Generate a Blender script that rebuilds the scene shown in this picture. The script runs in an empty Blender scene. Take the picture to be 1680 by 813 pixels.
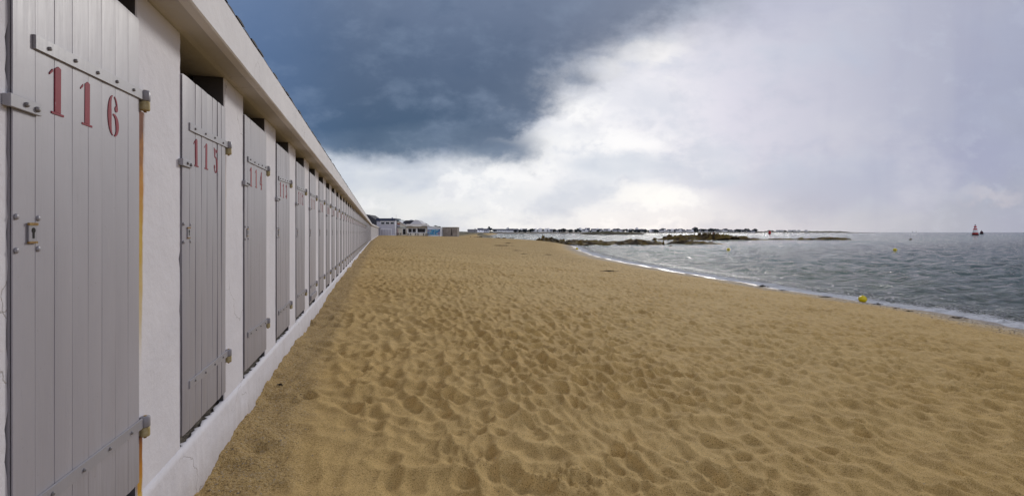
import bpy, math, random
import numpy as np
from mathutils import Vector, Matrix

random.seed(7)
rng = np.random.default_rng(11)
SC = bpy.context.scene
COL = SC.collection
F = 840.0            # focal length in photo pixels (1680 wide)
CAMZ = 3.0           # eye height above the sea
HZ = 381.0

# ------------------------------------------------------------------ camera
cam = bpy.data.cameras.new("camera"); co = bpy.data.objects.new("camera", cam); COL.objects.link(co)
co.location = (0, 0, CAMZ); co.rotation_euler = (math.radians(90), 0, 0)
cam.sensor_width = 36; cam.lens = 18.0; cam.shift_y = -25.5 / 1680
cam.clip_start = 0.05; cam.clip_end = 60000
SC.camera = co
SC.view_settings.view_transform = 'Standard'; SC.view_settings.look = 'None'
SC.view_settings.exposure = 0.0; SC.view_settings.gamma = 1.0
SC.view_settings.use_curve_mapping = False

# ------------------------------------------------------------------ node helper
def lin(c):
    r = []
    for v in c:
        v = v / 255.0
        r.append(v / 12.92 if v <= 0.04045 else ((v + 0.055) / 1.055) ** 2.4)
    return (r[0], r[1], r[2], 1.0)

class E:
    """a scalar socket with arithmetic that makes Math nodes"""
    def __init__(s, t, sock): s.t = t; s.s = sock
    def _m(s, op, a, b=None, c=None):
        n = s.t.nodes.new('ShaderNodeMath'); n.operation = op
        for i, v in enumerate((a, b, c)):
            if v is None: continue
            if isinstance(v, E): s.t.links.new(v.s, n.inputs[i])
            else: n.inputs[i].default_value = v
        return E(s.t, n.outputs[0])
    def __add__(s, o): return s._m('ADD', s, o)
    __radd__ = __add__
    def __sub__(s, o): return s._m('SUBTRACT', s, o)
    def __rsub__(s, o): return s._m('SUBTRACT', o, s)
    def __mul__(s, o): return s._m('MULTIPLY', s, o)
    __rmul__ = __mul__
    def __truediv__(s, o): return s._m('DIVIDE', s, o)
    def min(s, o): return s._m('MINIMUM', s, o)
    def max(s, o): return s._m('MAXIMUM', s, o)
    def abs(s): return s._m('ABSOLUTE', s)
    def sqrt(s): return s._m('SQRT', s)
    def smin(s, o, k): return s._m('SMOOTH_MIN', s, o, k)
    def smax(s, o, k): return s._m('SMOOTH_MAX', s, o, k)
    def ss(s, a, b, lo=0.0, hi=1.0, kind='SMOOTHSTEP'):
        n = s.t.nodes.new('ShaderNodeMapRange'); n.interpolation_type = kind
        s.t.links.new(s.s, n.inputs['Value'])
        n.inputs['From Min'].default_value = a; n.inputs['From Max'].default_value = b
        n.inputs['To Min'].default_value = lo; n.inputs['To Max'].default_value = hi
        return E(s.t, n.outputs['Result'])

def mix(t, f, a, b):
    n = t.nodes.new('ShaderNodeMix'); n.data_type = 'RGBA'
    for nm, v in (('Factor', f), ('A', a), ('B', b)):
        for i in n.inputs:
            if i.name == nm and (i.type == ('VALUE' if nm == 'Factor' else 'RGBA')):
                if isinstance(v, E): t.links.new(v.s, i)
                elif hasattr(v, 'is_output'): t.links.new(v, i)
                else: i.default_value = v
                break
    for o in n.outputs:
        if o.type == 'RGBA': return o

def ramp(t, f, stops):
    n = t.nodes.new('ShaderNodeValToRGB'); t.links.new(f.s, n.inputs[0])
    cr = n.color_ramp
    while len(cr.elements) < len(stops): cr.elements.new(0.5)
    for e, (p, c) in zip(cr.elements, stops): e.position = p; e.color = c
    return n.outputs[0]

def noise(t, vec, scale, detail=4, rough=0.5, dist=0.0, mapping=None):
    if mapping:
        m = t.nodes.new('ShaderNodeMapping'); t.links.new(vec, m.inputs[0])
        m.inputs['Scale'].default_value = mapping; vec = m.outputs[0]
    n = t.nodes.new('ShaderNodeTexNoise'); t.links.new(vec, n.inputs['Vector'])
    n.inputs['Scale'].default_value = scale; n.inputs['Detail'].default_value = detail
    n.inputs['Roughness'].default_value = rough; n.inputs['Distortion'].default_value = dist
    return E(t, n.outputs[0])

# ------------------------------------------------------------------ sky
SUN_AZ, SUN_EL = 20.0, 21.0
W = bpy.data.worlds.new("World"); SC.world = W; W.use_nodes = True
t = W.node_tree; t.nodes.clear()
out = t.nodes.new('ShaderNodeOutputWorld'); bg = t.nodes.new('ShaderNodeBackground')
t.links.new(bg.outputs[0], out.inputs[0]); bg.inputs[1].default_value = 0.1
tc = t.nodes.new('ShaderNodeTexCoord'); D = tc.outputs['Generated']
sep = t.nodes.new('ShaderNodeSeparateXYZ'); t.links.new(D, sep.inputs[0])
dx, dy, dz = (E(t, sep.outputs[i]) for i in range(3))
ym = dy.max(0.3)
U = dx / ym * 840 + 840          # direction, as a tangent-plane coordinate round +Y
V = 381 - dz / ym * 840
comb = t.nodes.new('ShaderNodeCombineXYZ')
t.links.new((U * 0.001).s, comb.inputs[0]); t.links.new((V * 0.001).s, comb.inputs[1]); UV = comb.outputs[0]
nA = noise(t, UV, 3.2, 6, 0.52, 0.15, (1, 1.5, 1)) - 0.5       # broad billows
nB = noise(t, UV, 9.0, 7, 0.58, 0.15, (1, 1.6, 1)) - 0.5       # edges
nC = noise(t, UV, 4.5, 4, 0.5, 0.2, (2.6, 0.35, 1)) - 0.5     # rain shafts
Uw = U + nA * 260 + nB * 110
Vw = V + nB * 120 + nA * 80
uN = U / 1680
def row(cols): return ramp(t, uN, [(x / 1680, lin(c)) for x, c in cols])
low = row([(300, (214, 218, 222)), (620, (233, 234, 234)), (850, (240, 241, 243)), (1080, (232, 233, 238)),
           (1250, (206, 209, 220)), (1420, (182, 188, 203)), (1680, (158, 165, 184))])
mid = row([(300, (190, 200, 215)), (760, (222, 227, 236)), (930, (240, 241, 246)), (1060, (234, 234, 242)),
           (1200, (210, 210, 226)), (1400, (187, 189, 207)), (1680, (158, 163, 186))])
top = row([(300, (150, 165, 195)), (1050, (205, 208, 222)), (1200, (196, 200, 217)), (1400, (184, 187, 205)),
           (1680, (166, 169, 190))])
c = mix(t, V.ss(385, 230), low, mid)
c = mix(t, (V + nA * 120).ss(190, -20), c, top)
def blob(cx, cy, rx, ry, col, a=1.0, soft=(1.25, 0.25)):
    global c
    r = ((((Uw - cx) / rx) * ((Uw - cx) / rx)) + (((Vw - cy) / ry) * ((Vw - cy) / ry))).sqrt()
    c = mix(t, r.ss(soft[0], soft[1], 0, a), c, lin(col))
# bright and grey structure of the lit part
blob(930, 265, 250, 80, (243, 243, 246), 0.6)
blob(1060, 78, 90, 34, (242, 242, 246), 0.9)
blob(985, 120, 90, 26, (243, 243, 247), 0.7)
blob(1000, 240, 150, 34, (250, 250, 252), 0.7)
blob(900, 130, 110, 34, (196, 206, 222), 0.8)
blob(1010, 290, 120, 26, (218, 224, 234), 0.7)
blob(1150, 285, 70, 22, (196, 203, 220), 0.75)
blob(870, 320, 150, 30, (228, 231, 238), 0.7)
blob(700, 300, 130, 26, (208, 214, 224), 0.75)
blob(1090, 320, 90, 22, (236, 238, 242), 0.6)
blob(1260, 20, 130, 36, (176, 180, 203), 0.6)
blob(1330, 300, 190, 55, (176, 181, 205), 0.7)
blob(1560, 270, 210, 70, (158, 163, 192), 0.75)
blob(1650, 335, 70, 14, (190, 188, 200), 0.7)
nD = noise(t, UV, 16.0, 8, 0.6, 0.1, (1, 1.3, 1)) - 0.5
nE = noise(t, UV, 5.0, 7, 0.55, 0.15, (1, 1.7, 1)) - 0.5
lit = U.ss(1500, 1150, 0.25, 1.0)
c = mix(t, nE.ss(-0.02, 0.14, 0, 0.62) * lit, c, lin((192, 201, 218)))
c = mix(t, (nE * -1 + nD * 0.6).ss(0.04, 0.14, 0, 0.75) * U.ss(1240, 1050) * V.ss(60, 120), c, lin((250, 250, 251)))
c = mix(t, nD.ss(0.02, 0.2, 0, 0.35), c, lin((190, 196, 213)))
Uw, Vw = U + nB * 70 + nD * 50, V + nB * 50 + nD * 40
blob(1062, 88, 62, 24, (247, 246, 247), 0.8, (1.3, 0.5))
blob(985, 112, 52, 18, (246, 246, 248), 0.75, (1.3, 0.5))
blob(1010, 150, 130, 30, (212, 216, 228), 0.55)
blob(880, 236, 120, 16, (250, 250, 251), 0.8, (1.3, 0.5))
blob(1010, 268, 95, 22, (204, 212, 225), 0.75, (1.3, 0.4))
blob(1060, 322, 70, 16, (246, 246, 246), 0.7, (1.3, 0.5))
blob(1420, 310, 170, 42, (172, 178, 200), 0.55)
# rain shafts and fine mottling
c = mix(t, (nC * (U.ss(1050, 1400))).ss(0.0, 0.35, 0, 0.5), c, lin((150, 154, 184)))
c = mix(t, nB.ss(0.02, 0.3, 0, 0.35), c, lin((176, 186, 208)))
c = mix(t, (nA + nE * 0.6).ss(0.0, 0.22, 0, 0.5) * U.ss(1080, 1300), c, lin((160, 165, 190)))
c = mix(t, (nA * -1 - nE * 0.5).ss(0.02, 0.22, 0, 0.45) * U.ss(1080, 1300), c, lin((206, 207, 219)))
# heavy blue-grey cloud in the upper left
Ud = U + nA * 170 + nB * 80 + nD * 60
Vd = V + nA * 60 + nB * 60 + nD * 50
d1 = (Ud * -0.52 - Vd * 0.855) + 632          # diagonal upper-right edge
d2 = 262 - Vd
dd = d1.smin(d2, 60)
b1 = 1 - (((Ud - 800) / 95 * ((Ud - 800) / 95)) + ((Vd - 238) / 34 * ((Vd - 238) / 34))).sqrt()
dd = dd.smax(b1 * 34, 20)
Ue = U + nB * 90 + nD * 60; Ve = V + nB * 50 + nD * 50 + (U - 1000) * 0.16
b2 = 1 - (((Ue - 1010) / 210 * ((Ue - 1010) / 210)) + ((Ve + 6) / 82 * ((Ve + 6) / 82))).sqrt()
dd = dd.smax(b2 * 190, 40)
edge = V.ss(20, 250, 130, 30)
mk = (dd / edge).ss(-0.55, 0.9)
darkc = ramp(t, (V + nA * 150 + nB * 40) / 400, [(0.0, lin((102, 118, 145))), (0.2, lin((84, 102, 130))), (0.36, lin((74, 94, 122))),
        (0.50, lin((64, 88, 117))), (0.60, lin((92, 112, 137))), (0.68, lin((122, 138, 158)))])
darkc = mix(t, nB.ss(0.0, 0.25, 0, 0.5), darkc, lin((122, 139, 165)))
darkc = mix(t, (nB * -1).ss(0.0, 0.25, 0, 0.45), darkc, lin((66, 88, 118)))
darkc = mix(t, (nE + nD * 0.4).ss(0.0, 0.2, 0, 0.45), darkc, lin((118, 136, 162)))
darkc = mix(t, U.ss(620, 400, 0, 0.35), darkc, lin((96, 130, 180)))
darkc = mix(t, d1.ss(110, -40, 0, 0.3), darkc, lin((138, 152, 178)))
c = mix(t, mk, c, darkc)
c0 = c
blob(664, 268, 60, 10, (176, 186, 200), 0.4)
# overcast behind and overhead
nG = noise(t, D, 2.0, 5, 0.55)
over = ramp(t, nG, [(0.3, (0.30, 0.32, 0.40, 1)), (0.7, (0.56, 0.57, 0.67, 1))])
vb = t.nodes.new('ShaderNodeVectorMath'); vb.operation = 'SCALE'; t.links.new(over, vb.inputs[0]); t.links.new(dy.ss(-0.1, -0.7, 0.65, 1.85).s, vb.inputs['Scale'])
c = mix(t, dy.ss(0.3, 0.62), vb.outputs[0], c)
c = mix(t, dz.ss(0.0, -0.03), c, (0.12, 0.15, 0.18, 1))
sky = t.nodes.new('ShaderNodeTexSky'); sky.sky_type = 'NISHITA'; sky.sun_disc = False
sky.sun_elevation = math.radians(SUN_EL); sky.sun_rotation = math.radians(SUN_AZ)
vm = t.nodes.new('ShaderNodeVectorMath'); vm.operation = 'SCALE'; vm.inputs['Scale'].default_value = 10.0
t.links.new(c, vm.inputs[0])
t.links.new(mix(t, 0.96, sky.outputs[0], vm.outputs[0]), bg.inputs[0])

sun = bpy.data.lights.new("sun", 'SUN'); so = bpy.data.objects.new("sun", sun); COL.objects.link(so)
sun.energy = 1.5; sun.angle = math.radians(10); sun.color = (1.0, 0.965, 0.92)
az, el = math.radians(SUN_AZ), math.radians(SUN_EL)
sd = Vector((math.sin(az) * math.cos(el), math.cos(az) * math.cos(el), math.sin(el)))
so.rotation_euler = sd.to_track_quat('Z', 'Y').to_euler(); so.location = (20, 60, 40)

# ------------------------------------------------------------------ noise (numpy)
def _h(ix, iy, s):
    n = (ix.astype(np.int64) * 374761393 + iy.astype(np.int64) * 668265263 + s * 1442695041) & 0xffffffff
    n = ((n ^ (n >> 13)) * 1274126177) & 0xffffffff
    n = (n ^ (n >> 16)) & 0xffffff
    return n / float(0xffffff)
def vn(x, y, s=0):
    ix, iy = np.floor(x), np.floor(y); fx, fy = x - ix, y - iy
    fx = fx * fx * fx * (fx * (fx * 6 - 15) + 10); fy = fy * fy * fy * (fy * (fy * 6 - 15) + 10)
    a, b, c_, d = _h(ix, iy, s), _h(ix + 1, iy, s), _h(ix, iy + 1, s), _h(ix + 1, iy + 1, s)
    return (a + (b - a) * fx) * (1 - fy) + (c_ + (d - c_) * fx) * fy - 0.5
def fbm(x, y, s=0, o=4, r=0.5):
    v = 0; a = 1.0
    for i in range(o):
        v = v + vn(x * 2 ** i + 17.3 * i, y * 2 ** i - 9.1 * i, s + i) * a; a *= r
    return v
def worley(x, y, s=0, jit=0.9):
    ix, iy = np.floor(x), np.floor(y)
    f1 = np.full(x.shape, 9.0); idv = np.zeros(x.shape)
    for a in (-1, 0, 1):
        for b in (-1, 0, 1):
            cx, cy = ix + a, iy + b
            px = cx + 0.5 + (_h(cx, cy, s) - 0.5) * jit; py = cy + 0.5 + (_h(cx, cy, s + 5) - 0.5) * jit
            d = (px - x) ** 2 + (py - y) ** 2
            m = d < f1; f1 = np.where(m, d, f1); idv = np.where(m, _h(cx, cy, s + 9), idv)
    return np.sqrt(f1), idv

# ------------------------------------------------------------------ mesh helpers
def tag(o, label=None, cat=None, group=None, kind=None):
    if label: o['label'] = label
    if cat: o['category'] = cat
    if group: o['group'] = group
    if kind: o['kind'] = kind
    return o
def link(name, me, parent=None, loc=None):
    o = bpy.data.objects.new(name, me); COL.objects.link(o)
    if parent: o.parent = parent
    if loc is not None: o.location = loc
    return o
def empty(name, loc=(0, 0, 0), rz=0.0):
    o = bpy.data.objects.new(name, None); COL.objects.link(o); o.location = loc; o.rotation_euler = (0, 0, rz)
    o.empty_display_size = 0.3
    return o
def grid_mesh(name, X, Y, Z, mat, attrs=None, smooth=True):
    r, cN = X.shape
    me = bpy.data.meshes.new(name)
    v = np.stack([X, Y, Z], -1).reshape(-1, 3).astype(np.float32)
    i = np.arange(r * cN).reshape(r, cN)
    q = np.stack([i[:-1, :-1], i[:-1, 1:], i[1:, 1:], i[1:, :-1]], -1).reshape(-1, 4)
    me.vertices.add(len(v)); me.vertices.foreach_set('co', v.ravel())
    me.loops.add(q.size); me.loops.foreach_set('vertex_index', q.ravel().astype(np.int32))
    me.polygons.add(len(q)); me.polygons.foreach_set('loop_start', (np.arange(len(q)) * 4).astype(np.int32))
    me.polygons.foreach_set('loop_total', np.full(len(q), 4, np.int32))
    me.update(calc_edges=True)
    if smooth: me.polygons.foreach_set('use_smooth', np.ones(len(q), bool))
    for k, a in (attrs or {}).items():
        at = me.attributes.new(k, 'FLOAT', 'POINT'); at.data.foreach_set('value', a.ravel().astype(np.float32))
    me.materials.append(mat)
    return me

class MB:
    def __init__(s): s.v = []; s.f = []; s.m = []; s.sm = []
    def add(s, vs, fs, m=0, smooth=False):
        b = len(s.v); s.v += [tuple(p) for p in vs]
        for f in fs: s.f.append([b + i for i in f]); s.m.append(m); s.sm.append(smooth)
        return s
    def box(s, x0, x1, y0, y1, z0, z1, m=0, faces='all'):
        vs = [(x0, y0, z0), (x1, y0, z0), (x1, y1, z0), (x0, y1, z0), (x0, y0, z1), (x1, y0, z1), (x1, y1, z1), (x0, y1, z1)]
        return s.add(vs, [(0, 3, 2, 1), (4, 5, 6, 7), (0, 1, 5, 4), (1, 2, 6, 5), (2, 3, 7, 6), (3, 0, 4, 7)], m)
    def bbox(s, x0, x1, y0, y1, z0, z1, b=0.003, m=0):
        """box with chamfered edges"""
        import bmesh
        bm = bmesh.new(); bmesh.ops.create_cube(bm, size=1)
        bmesh.ops.transform(bm, verts=bm.verts, matrix=Matrix.Translation(((x0 + x1) / 2, (y0 + y1) / 2, (z0 + z1) / 2)) @ Matrix.Diagonal((x1 - x0, y1 - y0, z1 - z0, 1)))
        bmesh.ops.bevel(bm, geom=bm.edges[:], offset=b, segments=2, affect='EDGES', profile=0.5)
        s.frombm(bm, m); return s
    def frombm(s, bm, m=0, smooth=False):
        bm.verts.index_update()
        s.add([v.co for v in bm.verts], [[v.index for v in f.verts] for f in bm.faces], m, smooth); bm.free()
    def prism(s, poly, y0, y1, m=0):
        """poly in xz, extruded along y"""
        n = len(poly)
        vs = [(p[0], y0, p[1]) for p in poly] + [(p[0], y1, p[1]) for p in poly]
        fs = [tuple(range(n)), tuple(range(2 * n - 1, n - 1, -1))] + [(i, i + n, (i + 1) % n + n, (i + 1) % n) for i in range(n)]
        return s.add(vs, fs, m)
    def lathe(s, prof, n=20, c=(0, 0, 0), m=0, axis='z', smooth=True, mats=None):
        vs = []
        for (r, h) in prof:
            for k in range(n):
                a = 2 * math.pi * k / n; p = (r * math.cos(a), r * math.sin(a), h)
                if axis == 'x': p = (p[2], p[0], p[1])
                if axis == 'y': p = (p[0], p[2], p[1])
                vs.append((p[0] + c[0], p[1] + c[1], p[2] + c[2]))
        for j in range(len(prof) - 1):
            s.add([], [], m)
        b = len(s.v); s.v += vs
        for j in range(len(prof) - 1):
            for k in range(n):
                s.f.append([b + j * n + k, b + j * n + (k + 1) % n, b + (j + 1) * n + (k + 1) % n, b + (j + 1) * n + k])
                s.m.append(mats[j] if mats else m); s.sm.append(smooth)
        s.f.append([b + k for k in range(n)][::-1]); s.m.append(mats[0] if mats else m); s.sm.append(False)
        s.f.append([b + (len(prof) - 1) * n + k for k in range(n)]); s.m.append(mats[-1] if mats else m); s.sm.append(False)
        return s
    def bar(s, p, q, r, n=8, m=0, r2=None):
        p, q = Vector(p), Vector(q); d = (q - p); R = d.to_track_quat('Z', 'Y').to_matrix()
        r2 = r if r2 is None else r2
        vs = [p + R @ Vector((r * math.cos(2 * math.pi * k / n), r * math.sin(2 * math.pi * k / n), 0)) for k in range(n)]
        vs += [q + R @ Vector((r2 * math.cos(2 * math.pi * k / n), r2 * math.sin(2 * math.pi * k / n), 0)) for k in range(n)]
        return s.add(vs, [(k, (k + 1) % n, (k + 1) % n + n, k + n) for k in range(n)] + [tuple(range(n))[::-1], tuple(range(n, 2 * n))], m, True)
    def mesh(s, name, mats):
        me = bpy.data.meshes.new(name); me.from_pydata(s.v, [], s.f)
        for m in (mats if isinstance(mats, (list, tuple)) else [mats]): me.materials.append(m)
        me.polygons.foreach_set('material_index', s.m); me.polygons.foreach_set('use_smooth', s.sm)
        me.update(); return me
    def build(s, name, mats, parent=None, loc=None): return link(name, s.mesh(name, mats), parent, loc)

# ------------------------------------------------------------------ materials
def mat(name, col=None, rough=0.6, spec=0.5, metal=0.0):
    m = bpy.data.materials.new(name); m.use_nodes = True; t = m.node_tree
    b = t.nodes['Principled BSDF']
    if col is not None: b.inputs['Base Color'].default_value = (*col[:3], 1)
    b.inputs['Roughness'].default_value = rough; b.inputs['Specular IOR Level'].default_value = spec
    b.inputs['Metallic'].default_value = metal
    return m, t, b
def objco(t):
    n = t.nodes.new('ShaderNodeTexCoord'); return n.outputs['Object']
def bump(t, b, h, strength, dist, prev=None):
    n = t.nodes.new('ShaderNodeBump'); n.inputs['Strength'].default_value = strength; n.inputs['Distance'].default_value = dist
    t.links.new(h.s if isinstance(h, E) else h, n.inputs['Height'])
    if prev is not None: t.links.new(prev, n.inputs['Normal'])
    if b is not None: t.links.new(n.outputs[0], b.inputs['Normal'])
    return n.outputs[0]
def attr(t, name):
    n = t.nodes.new('ShaderNodeAttribute'); n.attribute_name = name; return E(t, n.outputs['Fac'])
def varied(name, c1, c2, scale=3.0, rough=0.7, spec=0.3, bs=0.3, bd=0.01, bscale=None, detail=6, mapping=None):
    m, t, b = mat(name, None, rough, spec); O = objco(t)
    n = noise(t, O, scale, detail, 0.6, 0.3, mapping)
    t.links.new(ramp(t, n, [(0.3, (*c1, 1)), (0.7, (*c2, 1))]), b.inputs['Base Color'])
    if bs: bump(t, b, noise(t, O, bscale or scale * 6, 4, 0.6), bs, bd)
    return m
def sepo(t, O):
    s = t.nodes.new('ShaderNodeSeparateXYZ'); t.links.new(O, s.inputs[0])
    return [E(t, s.outputs[i]) for i in range(3)]

M = {}
# --- sand
def make_sand():
    m, t, b = mat('sand', None, 0.9, 0.25); O = objco(t); x, y, z = sepo(t, O)
    far = attr(t, 'far'); shore = attr(t, 'shore'); tl = attr(t, 'lateral'); land = attr(t, 'land')
    n1 = noise(t, O, 0.35, 6, 0.55, 0.3); n2 = noise(t, O, 5.0, 5, 0.6, 0.4); n3 = noise(t, O, 120.0, 3, 0.85)
    base = ramp(t, n2, [(0.3, (0.42, 0.265, 0.082, 1)), (0.7, (0.66, 0.435, 0.150, 1))])
    base = mix(t, n1.ss(0.35, 0.65, 0, 0.45), base, (0.66, 0.46, 0.185, 1))
    base = mix(t, n3.ss(0.53, 0.64, 0, 0.85), base, (0.10, 0.055, 0.018, 1))
    base = mix(t, n3.ss(0.46, 0.35, 0, 0.75), base, (0.74, 0.56, 0.30, 1))
    # speckles: dark grains and shell flecks
    sp = t.nodes.new('ShaderNodeTexVoronoi'); sp.inputs['Scale'].default_value = 34; t.links.new(O, sp.inputs['Vector'])
    sepc = t.nodes.new('ShaderNodeSeparateColor'); t.links.new(sp.outputs['Color'], sepc.inputs[0])
    dd_ = E(t, sp.outputs['Distance']); rr = E(t, sepc.outputs[0]); gg = E(t, sepc.outputs[1])
    base = mix(t, dd_.ss(0.16, 0.10) * rr.ss(0.90, 0.93), base, (0.05, 0.035, 0.025, 1))
    base = mix(t, dd_.ss(0.12, 0.07) * gg.ss(0.955, 0.965), base, (0.75, 0.72, 0.66, 1))
    # gritty strip at the foot of the wall
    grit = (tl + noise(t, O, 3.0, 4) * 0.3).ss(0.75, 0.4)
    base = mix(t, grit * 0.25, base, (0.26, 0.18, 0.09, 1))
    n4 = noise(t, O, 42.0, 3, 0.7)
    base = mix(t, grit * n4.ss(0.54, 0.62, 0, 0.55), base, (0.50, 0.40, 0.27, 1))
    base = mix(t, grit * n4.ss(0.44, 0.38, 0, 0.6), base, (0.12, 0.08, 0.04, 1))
    # shingle and shell line along the water
    sh = (shore + n1 * 2.4).ss(4.6, 2.2) * (shore + n1 * 0.6).ss(-0.4, 0.7)
    v2 = t.nodes.new('ShaderNodeTexVoronoi'); v2.inputs['Scale'].default_value = 13; t.links.new(O, v2.inputs['Vector'])
    s2 = t.nodes.new('ShaderNodeSeparateColor'); t.links.new(v2.outputs['Color'], s2.inputs[0])
    pc = ramp(t, E(t, s2.outputs[0]), [(0.0, (0.10, 0.075, 0.05, 1)), (0.35, (0.30, 0.24, 0.16, 1)), (0.7, (0.42, 0.34, 0.24, 1)), (1.0, (0.66, 0.62, 0.55, 1))])
    base = mix(t, sh * 0.85, base, pc)
    # wet edge
    wet = (shore + noise(t, O, 0.9, 3) * 1.1).ss(1.5, 0.8)
    base = mix(t, wet * 0.75, base, (0.20, 0.14, 0.075, 1))
    # turf and soil inland, far away
    base = mix(t, land, base, ramp(t, noise(t, O, 0.2, 6, 0.6), [(0.35, (0.10, 0.09, 0.05, 1)), (0.65, (0.25, 0.21, 0.12, 1))]))
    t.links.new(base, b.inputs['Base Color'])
    t.links.new((wet * -0.6 + 0.92).s, b.inputs['Roughness'])
    # bumps: far hollows, medium crumbs, grain
    wv = noise(t, O, 1.3, 3, 0.5)
    vv = t.nodes.new('ShaderNodeTexVoronoi'); vv.feature = 'SMOOTH_F1'; vv.inputs['Scale'].default_value = 3.3
    vv.inputs['Smoothness'].default_value = 0.25
    mp = t.nodes.new('ShaderNodeMapping'); mp.inputs['Scale'].default_value = (1.2, 0.85, 0.01); t.links.new(O, mp.inputs[0])
    nd = t.nodes.new('ShaderNodeVectorMath'); nd.operation = 'ADD'
    nw = t.nodes.new('ShaderNodeTexNoise'); nw.inputs['Scale'].default_value = 1.7; t.links.new(O, nw.inputs['Vector'])
    t.links.new(mp.outputs[0], nd.inputs[0])
    sc = t.nodes.new('ShaderNodeVectorMath'); sc.operation = 'SCALE'; sc.inputs['Scale'].default_value = 0.7
    t.links.new(nw.outputs['Color'], sc.inputs[0]); t.links.new(sc.outputs[0], nd.inputs[1]); t.links.new(nd.outputs[0], vv.inputs['Vector'])
    hv = E(t, vv.outputs['Distance']); hv = hv * hv * far
    p1 = bump(t, None, hv, 1.0, 0.26)
    p2 = bump(t, None, noise(t, O, 38.0, 5, 0.65), 0.55, 0.012, p1)
    p3 = bump(t, b, n3 + grit * n4 * 6, 0.9, 0.006, p2)
    return m
M['sand'] = make_sand()
# --- plaster
def make_plaster(name, stains=(), tint=(0.75, 0.73, 0.76)):
    m, t, b = mat(name, None, 0.72, 0.3); O = objco(t); x, y, z = sepo(t, O)
    n = noise(t, O, 1.4, 7, 0.6, 0.5); f = noise(t, O, 22, 5, 0.65)
    base = ramp(t, n, [(0.25, (tint[0] * .86, tint[1] * .86, tint[2] * .87, 1)), (0.7, (*tint, 1))])
    # grime near the foot and hairline cracks
    base = mix(t, (z + noise(t, O, 3.5, 6, 0.65) * 0.9).ss(2.45, 1.75, 0, 0.38), base, (0.40, 0.35, 0.31, 1))
    dn = noise(t, O, 9, 6, 0.75, 1.0, (1, 0.8, 0.25))
    base = mix(t, dn.ss(0.62, 0.78, 0, 0.35), base, (0.30, 0.25, 0.21, 1))
    cv = t.nodes.new('ShaderNodeTexVoronoi'); cv.feature = 'DISTANCE_TO_EDGE'; cv.inputs['Scale'].default_value = 0.85
    ad = t.nodes.new('ShaderNodeVectorMath'); ad.operation = 'ADD'
    nz = t.nodes.new('ShaderNodeTexNoise'); nz.inputs['Scale'].default_value = 2.5; nz.inputs['Detail'].default_value = 6; t.links.new(O, nz.inputs['Vector'])
    t.links.new(O, ad.inputs[0]); t.links.new(nz.outputs['Color'], ad.inputs[1]); t.links.new(ad.outputs[0], cv.inputs['Vector'])
    crack = E(t, cv.outputs['Distance']).ss(0.006, 0.0) * noise(t, O, 1.1, 2).ss(0.5, 0.62)
    base = mix(t, crack * 0.55, base, (0.22, 0.18, 0.15, 1))
    for (y0, zt, zb, wd, a) in stains:
        yy = (y - y0 + (noise(t, O, 6, 4) - 0.5) * 0.03).abs()
        yc = (yy / (z.ss(zb, zt, 0.35, 1.0, 'LINEAR') * wd)) + (noise(t, O, 45, 4, 0.7, 0.0, (1, 1, 0.12)) - 0.5) * 0.9
        fall = z.ss(zb, zt, 0.0, 1.0, 'LINEAR')
        mask = yc.ss(1.0, 0.45) * fall.ss(0.0, 0.25) * z.ss(zt, zt - 0.01)
        scol = ramp(t, fall + (noise(t, O, 14, 4) - 0.5) * 0.4, [(0.15, (0.58, 0.44, 0.17, 1)), (0.5, (0.54, 0.34, 0.045, 1)), (0.75, (0.46, 0.19, 0.010, 1)), (0.95, (0.16, 0.04, 0.004, 1))])
        base = mix(t, (mask * a * (fall * 1.1 + 0.5)).min(1.0), base, scol)
    t.links.new(base, b.inputs['Base Color'])
    p = bump(t, None, noise(t, O, 7, 5, 0.55), 0.35, 0.02)
    bump(t, b, f + noise(t, O, 110, 3, 0.6) * 0.3 - crack * 0.6, 0.4, 0.006, p)
    return m
def sz(z): return z * 1.0337
S0 = [sz(1.455) + 1.3107 * k for k in range(-3, 62)]   # near-jamb position of every door, index k+3
def hinge_s(k): return sz(1.455) + 1.3107 * k + 0.80 + 0.035
M['plaster'] = make_plaster('white_plaster', [
    (hinge_s(0) - 0.006, 3.54, 2.35, 0.060, 1.0), (hinge_s(0) - 0.008, 2.12, 1.50, 0.040, 0.95),
    (hinge_s(1), 3.53, 2.9, 0.022, 0.40), (hinge_s(2), 3.53, 3.2, 0.02, 0.35), (hinge_s(0) - 0.09, 3.5, 3.0, 0.03, 0.0)])
M['plaster_far'] = make_plaster('white_plaster_weathered', [], (0.74, 0.715, 0.70))
M['eave'] = make_plaster('eave_plaster', [], (0.75, 0.73, 0.73))
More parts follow.
